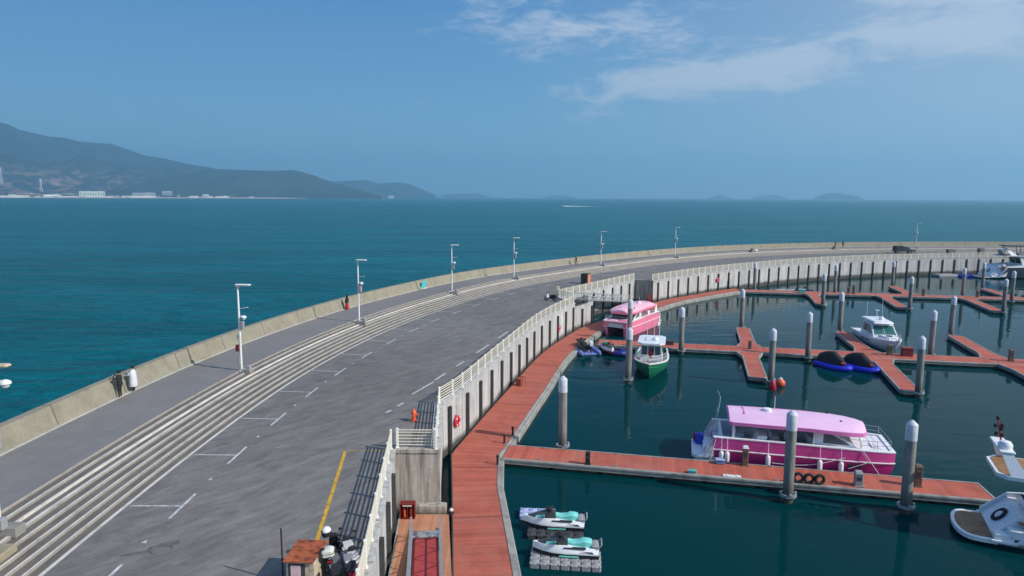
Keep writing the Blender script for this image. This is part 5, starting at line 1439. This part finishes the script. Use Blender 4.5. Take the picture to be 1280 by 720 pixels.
# fire extinguisher box
t = thing('extinguisher_box', 'open red fire extinguisher box in front of the stained end wall', 'extinguisher box', (-5.65, 35.45, ZD))
m = MB().box((0, .2, .42), (.78, .04, .82)).box((-.38, 0, .42), (.04, .4, .82)).box((.38, 0, .42), (.04, .4, .82)).box((0, 0, .025), (.72, .4, .05)).box((0, 0, .85), (.84, .46, .05)).box((0, -.19, .42), (.05, .03, .8))
m.build('cabinet', mat('deep red paint', lin(112, 26, 26), .5, 0, .25, 4), t)
for x in (-.19, .19):
    e = MB().lathe([(.0, 0), (.075, .01), (.08, .03), (.08, .42), (.05, .5), (.025, .52), (.025, .58)], (x, -.02, .05), 12).build('extinguisher', M_ORANGE, t, 40)
    MB().rbox((x, -.02, .65), (.1, .04, .05), .01).tube([(x+.03, -.03, .63), (x+.09, -.07, .5), (x+.08, -.06, .25)], .014, 5).build('valve', M_BLACK, e)
MB().box((0, -.215, .78), (.5, .012, .08)).build('name_strip', M_WHITEP, t)
t = thing('mooring_fender', 'small black fender with a white top hanging at the corner of the walkway', 'fender', (-3.32, 36.0, .35))
MB().lathe([(.03, -.3), (.16, -.2), (.18, .2), (.12, .34), (.03, .38)], n=12).build('fender_body', M_BLACK, t, 40); MB().lathe([(.1, .3), (.12, .42), (.03, .5)], n=10).build('top_cap', M_WHITEP, t)

# ------------------------------------------------------------------ stair recess behind the light pink catamaran
t = thing('gangway', 'grey railed gangway sloping down inside the stair recess', 'gangway', (9.6, 97.4, 3.35), R(56))
m = MB().box((8.2, 0, -1.1), (17, 1.5, .12), M=Matrix.Rotation(R(7.8), 4, 'Y')); m.build('deck', M_GALV, t)
for s_ in (-1, 1):
    m = MB(); y = s_*.75; z = lambda x: .02-.137*x
    for k in range(12): m.cyl((k*1.45+.1, y, z(k*1.45)), (k*1.45+.1, y, z(k*1.45)+1.05), .03, .03, 5)
    for h_ in (.12, .55, 1.05): m.tube([(.1, y, z(.1)+h_), (16.05, y, z(16.05)+h_)], .035, 5)
    for k in range(11): m.cyl((k*1.45+.1, y, z(k*1.45)+.05), (k*1.45+1.55, y, z(k*1.45+1.45)+1.0), .02, .02, 4)
    m.build('side_rail', M_GALV, t)
t = thing('mesh_fence', 'dark mesh railing at the head of the stair recess', 'fence', (8.5, 90.3, 3.5), R(58.7))
m = MB()
for k in range(22): m.box((k*.18+.1, -.03, .55), (.035, .03, 1.05))
for z in (.04, .55, 1.08): m.box((2.0, -.03, z), (4.0, .045, .06))
m.build('mesh_panel', M_DKGREY, t)
t = thing('steel_ladder_frame', 'small red frame standing on the walkway beyond the light pink catamaran', 'frame', (22.6, 112.4, ZD), R(50))
m = MB()
for x in (0, .9): m.cyl((x, 0, 0), (x, 0, 1.5), .05, .05, 6); m.cyl((x, 0, 1.4), (x, -.7, 0), .05, .05, 6)
for z in (.5, 1.0, 1.5): m.cyl((0, 0, z), (.9, 0, z), .04, .04, 6)
m.build('frame_tubes', M_REDP, t)

# ------------------------------------------------------------------ road furniture
t = thing('fire_hydrant', 'orange red fire hydrant on the road by the cream railing', 'hydrant', (-6.15, 41.5, ZR))
MB().lathe([(.2, 0), (.2, .06), (.13, .08), (.13, .5), (.17, .52), (.17, .57), (.14, .62), (.09, .72), (.04, .76), (.04, .82), (0, .83)], n=16).build('barrel', M_ORANGE, t, 40)
for a in (0, 90, 180): MB().cyl((0, 0, .4), (.24*math.cos(R(a-90)), .24*math.sin(R(a-90)), .4), .075, .075, 10).cyl((.2*math.cos(R(a-90)), .2*math.sin(R(a-90)), .4), (.27*math.cos(R(a-90)), .27*math.sin(R(a-90)), .4), .1, .09, 8).build('outlet_cap', M_ORANGE, t)
# kiosk in the near corner
kx, ky = -7.55, 23.7
t = thing('utility_cabinet', 'weathered board cabinet with a rusty sheet roof beside the parked scooters', 'cabinet', (kx, ky, ZR), R(-3))
MB().rbox((0, 0, .5), (1.04, 1.35, 1.0), .02).build('body', M_PALE, t)
rf = MB().loft([[(-.6, -.78, .98), (.52, -.78, .98), (.6, .75, 1.03), (-.58, .75, 1.03)], [(-.6, -.78, 1.01), (.52, -.78, 1.01), (.6, .75, 1.06), (-.58, .75, 1.06)]]).build('roof', M_RUST, t)
MB().box((0, -.02, 1.045), (1.1, .03, .03)).build('roof_seam', M_RUST, rf)
f_ = MB().box((-.13, -.68, .64), (.62, .02, .5)).build('notice_frame', M_DKGREY, t)
MB().box((-.16, -.695, .62), (.36, .02, .42)).build('notice_sheet', mat('pink notice paper', lin(224, 190, 192), .7), f_)
t = thing('steel_pole', 'thin dark pole standing at the left of the rusty roofed cabinet', 'pole', (kx-.78, ky-.35, ZR))
MB().lathe([(.1, 0), (.1, .03), (.035, .04), (.035, 2.05), (.02, 2.08)], n=8).build('shaft', mat('dark rusty pole', lin(58, 38, 34), .7), t, 40)

def wheel(t, x, r, w_, name='wheel'):
    o = MB().torus((x, 0, r), r-.055, .06, 'Y', 22, 8).build(name, M_BLACK, t, 60)
    m = MB().cyl((x, -w_*.4, r), (x, w_*.4, r), .07, .07, 10).torus((x, 0, r), r-.12, .018, 'Y', 20, 6)
    for k in range(6): m.cyl((x, 0, r), (x+(r-.11)*math.cos(k*math.pi/3), 0, r+(r-.11)*math.sin(k*math.pi/3)), .016, .016, 4)
    m.build('rim', M_GALV, o)
def scooter(label, loc, rz, body, shield, seatc, box=None, helmet=None, lean=8, group='motor scooters beside the cabinet'):
    t = thing('motor_scooter', label, 'motor scooter', loc, rz, group)
    t.rotation_euler = (R(-lean), 0, rz)
    wheel(t, .68, .29, .1); wheel(t, -.62, .29, .11)
    rear = [[(-.95, -.05, .72), (-.95, .05, .72), (-.95, .05, .6), (-.95, -.05, .6)], [(-.7, -.17, .80), (-.7, .17, .80), (-.7, .14, .5), (-.7, -.14, .5)], [(-.25, -.2, .76), (-.25, .2, .76), (-.25, .16, .36), (-.25, -.16, .36)], [(0, -.14, .62), (0, .14, .62), (0, .15, .30), (0, -.15, .30)]]
    MB().loft(rear).build('body', body, t, 40)
    MB().loft([[(-.05, -.17, .3), (-.05, .17, .3), (-.05, .17, .36), (-.05, -.17, .36)], [(.38, -.18, .3), (.38, .18, .3), (.38, .18, .37), (.38, -.18, .37)]]).build('footboard', M_BLACK, t)
    MB().loft([[(.36, -.2, .32), (.36, .2, .32), (.42, .17, .32), (.42, -.17, .32)], [(.44, -.23, .62), (.44, .23, .62), (.54, .16, .62), (.54, -.16, .62)], [(.36, -.17, .95), (.36, .17, .95), (.46, .1, .97), (.46, -.1, .97)]]).build('leg_shield', shield, t, 40)
    MB().loft([[(.5, -.09, .6), (.5, .09, .6), (.5, .07, .52), (.5, -.07, .52)], [(.72, -.1, .64), (.72, .1, .64), (.72, .08, .56), (.72, -.08, .56)], [(.98, -.05, .48), (.98, .05, .48), (.96, .04, .42), (.96, -.04, .42)]]).build('front_mudguard', shield, t, 40)
    MB().loft([[(-.82, -.13, .78), (-.82, .13, .78), (-.82, .13, .86), (-.82, -.13, .86)], [(-.4, -.17, .76), (-.4, .17, .76), (-.4, .16, .86), (-.4, -.16, .86)], [(-.02, -.12, .7), (-.02, .12, .7), (-.02, .11, .8), (-.02, -.11, .8)]]).build('seat', seatc, t, 40)
    m = MB().tube([(.25, -.36, 1.06), (.38, -.12, 1.04), (.38, .12, 1.04), (.25, .36, 1.06)], .024, 6).rbox((.42, 0, 1.03), (.2, .3, .16), .05).cyl((.6, 0, .5), (.4, 0, 1.0), .03, .03, 6)
    m.build('handlebar', M_BLACK, t, 40)
    for s_ in (-1, 1):
        MB().tube([(.3, s_*.2, 1.06), (.3, s_*.3, 1.26)], .01, 5).rbox((.3, s_*.33, 1.29), (.03, .15, .09), .02).build('mirror', M_BLACK, t, 40)
    MB().ball((.53, 0, 1.02), .08, (.6, 1, .8), 12, 8).build('headlight', M_WHITE, t, 60)
    MB().rbox((-.96, 0, .68), (.05, .18, .08), .02).build('tail_light', M_REDP, t, 40)
    MB().cyl((-.3, .0, .2), (-.85, .16, .34), .05, .06, 8).rbox((-.35, 0, .32), (.5, .2, .2), .05).build('engine', M_DKGREY, t, 40)
    MB().tube([(-.1, -.1, .32), (-.15, -.3, .02)], .018, 5).build('side_stand', M_BLACK, t)
    if box:
        b_ = MB().rbox((-.92, 0, 1.06), (.42, .44, .34), .07).build('top_box', box, t, 40)
        MB().rbox((-.92, 0, 1.06), (.43, .45, .03), .01).build('lid_seam', M_DKGREY, b_)
    return t
BLK = mat('glossy black paint', lin(30, 31, 36), .3, 0, .15, 3)
scooter('black motor scooter with a cream top box next to the cabinet', (-6.68, 24.5, ZR), R(97), BLK, BLK, M_BLACK, mat('cream top box', lin(222, 222, 206), .4))
scooter('white motor scooter with a grey seat by the cream railing', (-6.05, 24.3, ZR), R(104), M_WHITE, M_WHITE, M_GREYP)
scooter('dark motor scooter with silver panels between the black and the white one', (-6.3, 23.3, ZR), R(108), BLK, mat('silver paint', lin(168, 172, 180), .35, .5), M_BLACK)
scooter('red and white motor scooter nearest to the bottom edge by the railing', (-5.7, 23.5, ZR), R(100), mat('scooter red', lin(150, 24, 44), .35), M_WHITE, M_BLACK)
t = thing('motorcycle_helmet', 'white and black helmet hung on the black scooter handlebar', 'helmet', (-7.12, 24.85, ZR+1.2), R(60))
MB().ball((0, 0, .02), .17, (1.12, 1, .95), 18, 12).build('shell', M_WHITE, t, 60)
MB().ball((.05, 0, -.02), .165, (1.0, 1.0, .55), 16, 8).build('visor', M_GLASS, t, 60)
MB().lathe([(.12, -.19), (.172, -.16), (.196, -.06), (.19, .0), (.16, .02)], n=18).build('rim', M_BLACK, t, 40)
scooter('dark motor scooter parked alone by the far gate pillar', (5.3, 92.4, ZR), R(150), BLK, M_WHITE, M_BLACK, None, None, 8, None)
M_DULL = mat('dull taupe cabinet', lin(118, 110, 104), .7)
# cabinets further along
for lab, x, y, d, m1, m2 in [('dark brown cabinet with an orange side behind the stair recess railing', 12.1, 111.2, (1.2, 1.4, 1.6), mat('dark brown cabinet', lin(70, 58, 54), .6), mat('orange rust panel', lin(200, 130, 96), .7)),
                             ('brown cabinet on the far road, right of the pickup truck', 112.0, 174, (1.9, 1.0, 1.25), M_DULL, M_DULL), ('brown cabinet on the far road above the big yacht stern', 120.0, 174.5, (1.3, 1.0, 1.5), M_DULL, M_DULL)]:
    t = thing('utility_cabinet', lab, 'cabinet', (x, y, ZR), R(-28) if x < 20 else R(5))
    MB().rbox((0, 0, d[2]/2), d, .02).build('body', m1, t)
    MB().box((d[0]/2+.004, 0, d[2]/2), (.02, d[1]*.94, d[2]*.94)).build('side_panel', m2, t)
    MB().rbox((0, 0, d[2]+.03), (d[0]+.1, d[1]+.1, .06), .02).build('roof', m1, t)
    MB().box((0, -d[1]/2-.004, d[2]*.5), (d[0]*.8, .02, d[2]*.8)).build('door', m1, t)
t = thing('concrete_block', 'weathered concrete landing block on the steps at the bottom left corner', 'concrete block', (-19.85, 23.9, 3.95), R(92))
MB().rbox((0, 0, .3), (2.0, 1.5, .75), .05).build('block', m_concrete('old beige concrete', lin(150, 140, 118), dark=.5, uv=False), t)
for i, (x, y) in enumerate(((60.0, 169.5), (85.5, 180.5))):
    s = PAR.near(x, y); px, py, a = PAR.at(s, 5.2)
    t = thing('lamp_plinth', ('bare lamp plinth with a dark stub on the far promenade, nearer one', 'bare lamp plinth with a dark stub on the far promenade beside the two walkers')[i], 'plinth', (px, py, ZW), a)
    MB().rbox((0, 0, .1), (1.6, .8, .35), .04).build('plinth', M_BLOCK, t); MB().rbox((-.3, 0, .45), (.5, .4, .45), .05).build('stub', M_BLACK, t)
    if i == 0: MB().rbox((1.1, 0, .2), (1.0, .5, .4), .06).build('pale_box', M_WHITEP, t)
# turquoise board leaning on the sea wall
s = PAR.near(-13.0, 97.5); px, py, a = PAR.at(s, .08)
t = thing('display_board', 'turquoise board leaning against the sea wall', 'board', (px, py, ZW+.0), a)
q = MB().rbox((0, -.02, .62), (1.25, .05, 1.0), .01, M=Matrix.Rotation(R(14), 4, 'X')); q.build('board', mat('turquoise sheet', lin(74, 196, 202), .5, 0, .12, 3), t)
MB().rbox((0, -.18, .06), (1.1, .1, .1), .02).build('foot', M_WHITEP, t)

# dark pickup truck
t = thing('pickup_truck', 'dark pickup truck with a boxy rear canopy on the far road', 'pickup truck', (102.0, 177.5, ZR), R(4))
NAVY = mat('dark blue grey car paint', lin(58, 70, 82), .3, .2, .08, 1); CAN = mat('black canopy', lin(24, 24, 30), .5)
prof = [(-2.6, .45), (-2.62, .95), (-.2, 1.0), (1.2, 1.02), (2.3, .95), (2.62, .78), (2.65, .45)]
rings = []
for y, k in ((-.92, .96), (-.95, 1), (.95, 1), (.92, .96)): rings.append([(x, y, .45+(z-.45)*k) for x, z in prof])
MB().loft(rings).build('body', NAVY, t, 30)
cabn = MB().loft([[(-.5, -.85, 1.0), (-.5, .85, 1.0), (1.35, .85, 1.0), (1.35, -.85, 1.0)], [(-.45, -.7, 1.72), (-.45, .7, 1.72), (.55, .7, 1.72), (.55, -.7, 1.72)]]).build('cab', NAVY, t, 30)
hcab = [[(-.5, -.85, 1.0), (-.5, .85, 1.0), (1.35, .85, 1.0), (1.35, -.85, 1.0)], [(-.45, -.7, 1.72), (-.45, .7, 1.72), (.55, .7, 1.72), (.55, -.7, 1.72)]]
house_windows(cabn, hcab, [(.06, .94)], [(.06, .46), (.5, .9)], [], .15, .9)
MB().loft([[(-2.55, -.88, .96), (-2.55, .88, .96), (-.6, .88, .96), (-.6, -.88, .96)], [(-2.5, -.8, 1.9), (-2.5, .8, 1.9), (-.62, .8, 1.9), (-.62, -.8, 1.9)]]).build('canopy', CAN, t, 30)
for x in (-1.65, 1.75):
    for s_ in (-1, 1):
        o = MB().lathe([(.2, -.12), (.36, -.12), (.38, -.08), (.38, .08), (.36, .12), (.2, .12)], (0, 0, 0), 20, M=Matrix.Rotation(math.pi/2, 4, 'X')).build('wheel', M_BLACK, t, 40, (x, s_*.86, .38))
        MB().lathe([(.02, -.125), (.2, -.125), (.2, .125), (.02, .125)], (0, 0, 0), 12, M=Matrix.Rotation(math.pi/2, 4, 'X')).build('rim', M_GALV, o)
for s_ in (-1, 1):
    MB().rbox((2.6, s_*.68, .8), (.1, .34, .16), .03).build('headlight', M_WHITE, t)
    MB().rbox((-2.62, s_*.8, .8), (.05, .14, .3), .02).build('tail_light', M_REDP, t)
MB().rbox((2.66, 0, .5), (.12, 1.7, .2), .04).build('bumper', M_DKGREY, t)

# ------------------------------------------------------------------ people
SKIN = mat('skin', lin(206, 160, 132), .6, 0, .05, 8)
def person(label, loc, rz, top, legs, shoe, hair, arms='down', hgt=1.70, coat=None, skirt=None, long_hair=False, stride=.0, group=None, jacket=None):
    """faces local +y"""
    t = thing('person', label, 'person', loc, rz, group)
    k = hgt/1.74
    V = [(0, 0, .95), (0, .0, 1.14), (0, 0, 1.33), (0, 0, 1.46), (0, .01, 1.56), (0, .02, 1.66), (0, .0, 1.74)]
    rad = [(.15, .11), (.13, .10), (.16, .11), (.075, .07), (.06, .06), (.085, .10), (.06, .07)]
    E_ = [(0, 1), (1, 2), (2, 3), (3, 4), (4, 5), (5, 6)]
    for s_ in (-1, 1):
        i = len(V); st = stride*s_
        V += [(s_*.09, 0, .90), (s_*.10, .03+st*.6, .50), (s_*.10, -.01+st*1.0, .09), (s_*.11, .13+st*1.0, .045)]
        rad += [(.095, .1), (.065, .065), (.045, .045), (.04, .035)]
        E_ += [(0, i), (i, i+1), (i+1, i+2), (i+2, i+3)]
        i = len(V)
        arm = {'down': [(s_*.19, 0, 1.41), (s_*.24, -.02-st*.4, 1.14), (s_*.24, .06-st*.8, .90), (s_*.235, .09-st*.9, .80)],
               'up': [(s_*.19, .0, 1.41), (s_*.27, .14, 1.24), (s_*.10, .34, 1.44), (s_*.06, .40, 1.51)],
               'lean': [(s_*.19, .02, 1.40), (s_*.27, .18, 1.18), (s_*.16, .42, 1.16), (s_*.10, .50, 1.18)]}[arms]
        V += arm; rad += [(.065, .065), (.048, .048), (.036, .036), (.03, .038)]
        E_ += [(2, i), (i, i+1), (i+1, i+2), (i+2, i+3)]
    hands = [Vector(V[j])*k for j in (14, 22)] if False else [Vector(V[7+7]), Vector(V[15+7])]
    me = bpy.data.meshes.new('body'); me.from_pydata([tuple(c*k for c in v) for v in V], E_, [])
    tmp = bpy.data.objects.new('body_tmp', me); COL.objects.link(tmp)
    md = tmp.modifiers.new('s', 'SKIN'); sv = me.skin_vertices[0].data
    for q, r_ in zip(sv, rad): q.radius = (r_[0]*k, r_[1]*k); q.use_root = False
    sv[0].use_root = True
    tmp.modifiers.new('ss', 'SUBSURF').levels = 2
    dg = bpy.context.evaluated_depsgraph_get(); ev = tmp.evaluated_get(dg)
    nm = bpy.data.meshes.new_from_object(ev); nm.name = 'body'
    bpy.data.objects.remove(tmp)
    nm.materials.clear()
    for m_ in (SKIN, top, legs, shoe): nm.materials.append(m_)
    for p in nm.polygons:
        c = p.center/k
        if c.z > 1.5 and abs(c.x) < .13 and c.y < .2: i = 0
        elif any((c-h_).length < .085 for h_ in hands): i = 0
        elif c.z > .93 or abs(c.x) > .2: i = 1
        elif c.z > .10: i = 2
        else: i = 3
        p.material_index = i; p.use_smooth = True
    o = bpy.data.objects.new('body', nm); COL.objects.link(o); o.parent = t
    # face: nose, brow shadow comes from the shape
    MB().loft([[(-.018, .105, 1.63), (.018, .105, 1.63), (0, .135, 1.63)], [(-.01, .105, 1.69), (.01, .105, 1.69), (0, .112, 1.69)]]).apply(Matrix.Scale(k, 4)).build('nose', SKIN, o, 60)
    m = MB().ball((0, -.018, 1.70), .118, (1, 1.08, .95), 16, 10)
    if long_hair: m = MB().loft([[(.125*math.cos(a)*w_, -.02+.13*math.sin(a)*w_-(.02 if z < 1.6 else 0), z) for a in [2*math.pi*j/14 for j in range(14)]] for z, w_ in ((1.30, .75), (1.45, .95), (1.62, .95), (1.74, .9), (1.80, .55), (1.82, .1))]); m.v = [(x, min(y, .05 if z < 1.74 else 1), z) for x, y, z in m.v]
    else: m.v = [(x, y if z > 1.715 else min(y, .02), max(z, 1.60)) for x, y, z in m.v]
    m.apply(Matrix.Scale(k, 4)).build('hair', hair, t, 70)
    def tube_cloth(name, prof, m_):
        rg = []
        for z, rx, ry in prof:
            rg.append([(rx*math.cos(a)*(1+.035*math.sin(5*a+z*9)), ry*math.sin(a)*(1+.035*math.sin(4*a-z*7)), z) for a in [2*math.pi*j/20 for j in range(20)]])
        MB().loft(rg).apply(Matrix.Scale(k, 4)).build(name, m_, t, 60)
    if coat: tube_cloth('coat', [(.40, .31, .25), (.44, .32, .26), (.7, .30, .24), (1.0, .29, .22), (1.25, .29, .2), (1.42, .25, .16), (1.50, .12, .1), (1.54, .10, .09)], coat)
    if jacket: tube_cloth('jacket', [(.82, .20, .15), (.86, .205, .155), (1.1, .2, .15), (1.3, .215, .15), (1.42, .2, .13), (1.50, .1, .09), (1.54, .085, .08)], jacket)
    if skirt: tube_cloth('skirt', [(.10, .27, .25), (.14, .275, .255), (.5, .22, .19), (.8, .175, .15), (.98, .14, .12), (1.02, .13, .11)], skirt)
    return t
cloth = lambda n, c: mat(n, c, .85, 0, .12, 8)
BLKC = cloth('black cloth', lin(34, 34, 38)); HAIR = cloth('dark hair', lin(26, 22, 22)); WC = cloth('off white quilted coat', lin(206, 206, 212)); NVC = cloth('navy cloth', lin(42, 46, 66)); RDC = cloth('red skirt cloth', lin(176, 22, 34)); GYC = cloth('grey cloth', lin(96, 98, 104))
def by_wall(x, y, off):
    s = PAR.near(x, y); return PAR.at(s, off)
x, y, a = -25.68, 43.3, by_wall(-25.8, 43.3, 0)[2]
person('person in black clothes standing at the sea wall with raised hands', (x+.1, y, ZW), a, BLKC, BLKC, BLKC, HAIR, 'up', 1.76, group=None, jacket=BLKC)
x, y, a = -25.45, 44.65, by_wall(-25.6, 44.6, 0)[2]
person('person in a long white coat leaning on the sea wall', (x, y, ZW), a+.1, WC, BLKC, BLKC, HAIR, 'lean', 1.74, coat=WC)
x, y, a = by_wall(-20.0, 79.0, .42)
person('person with long dark hair in a red skirt by the sea wall', (x, y, ZW), a-.4, BLKC, RDC, BLKC, HAIR, 'down', 1.64, skirt=RDC, long_hair=True, jacket=BLKC)
x, y, a = by_wall(11.6, 134.6, 1.2)
person('lone person in dark clothes walking beside the sea wall', (x, y, ZW), a-2.2, NVC, BLKC, BLKC, HAIR, 'down', 1.74, stride=.22, jacket=NVC)
x, y, a = by_wall(87.0, 186.3, 1.6)
person('left one of two distant people in dark clothes on the far promenade', (x, y, ZW), a+.5, BLKC, BLKC, BLKC, HAIR, 'down', 1.72, stride=.15, group='two distant walkers')
x, y, a = by_wall(89.4, 187.0, 1.6)
person('right one of two distant people in dark clothes on the far promenade', (x, y, ZW), a-.8, NVC, BLKC, BLKC, HAIR, 'down', 1.76, stride=.2, group='two distant walkers')
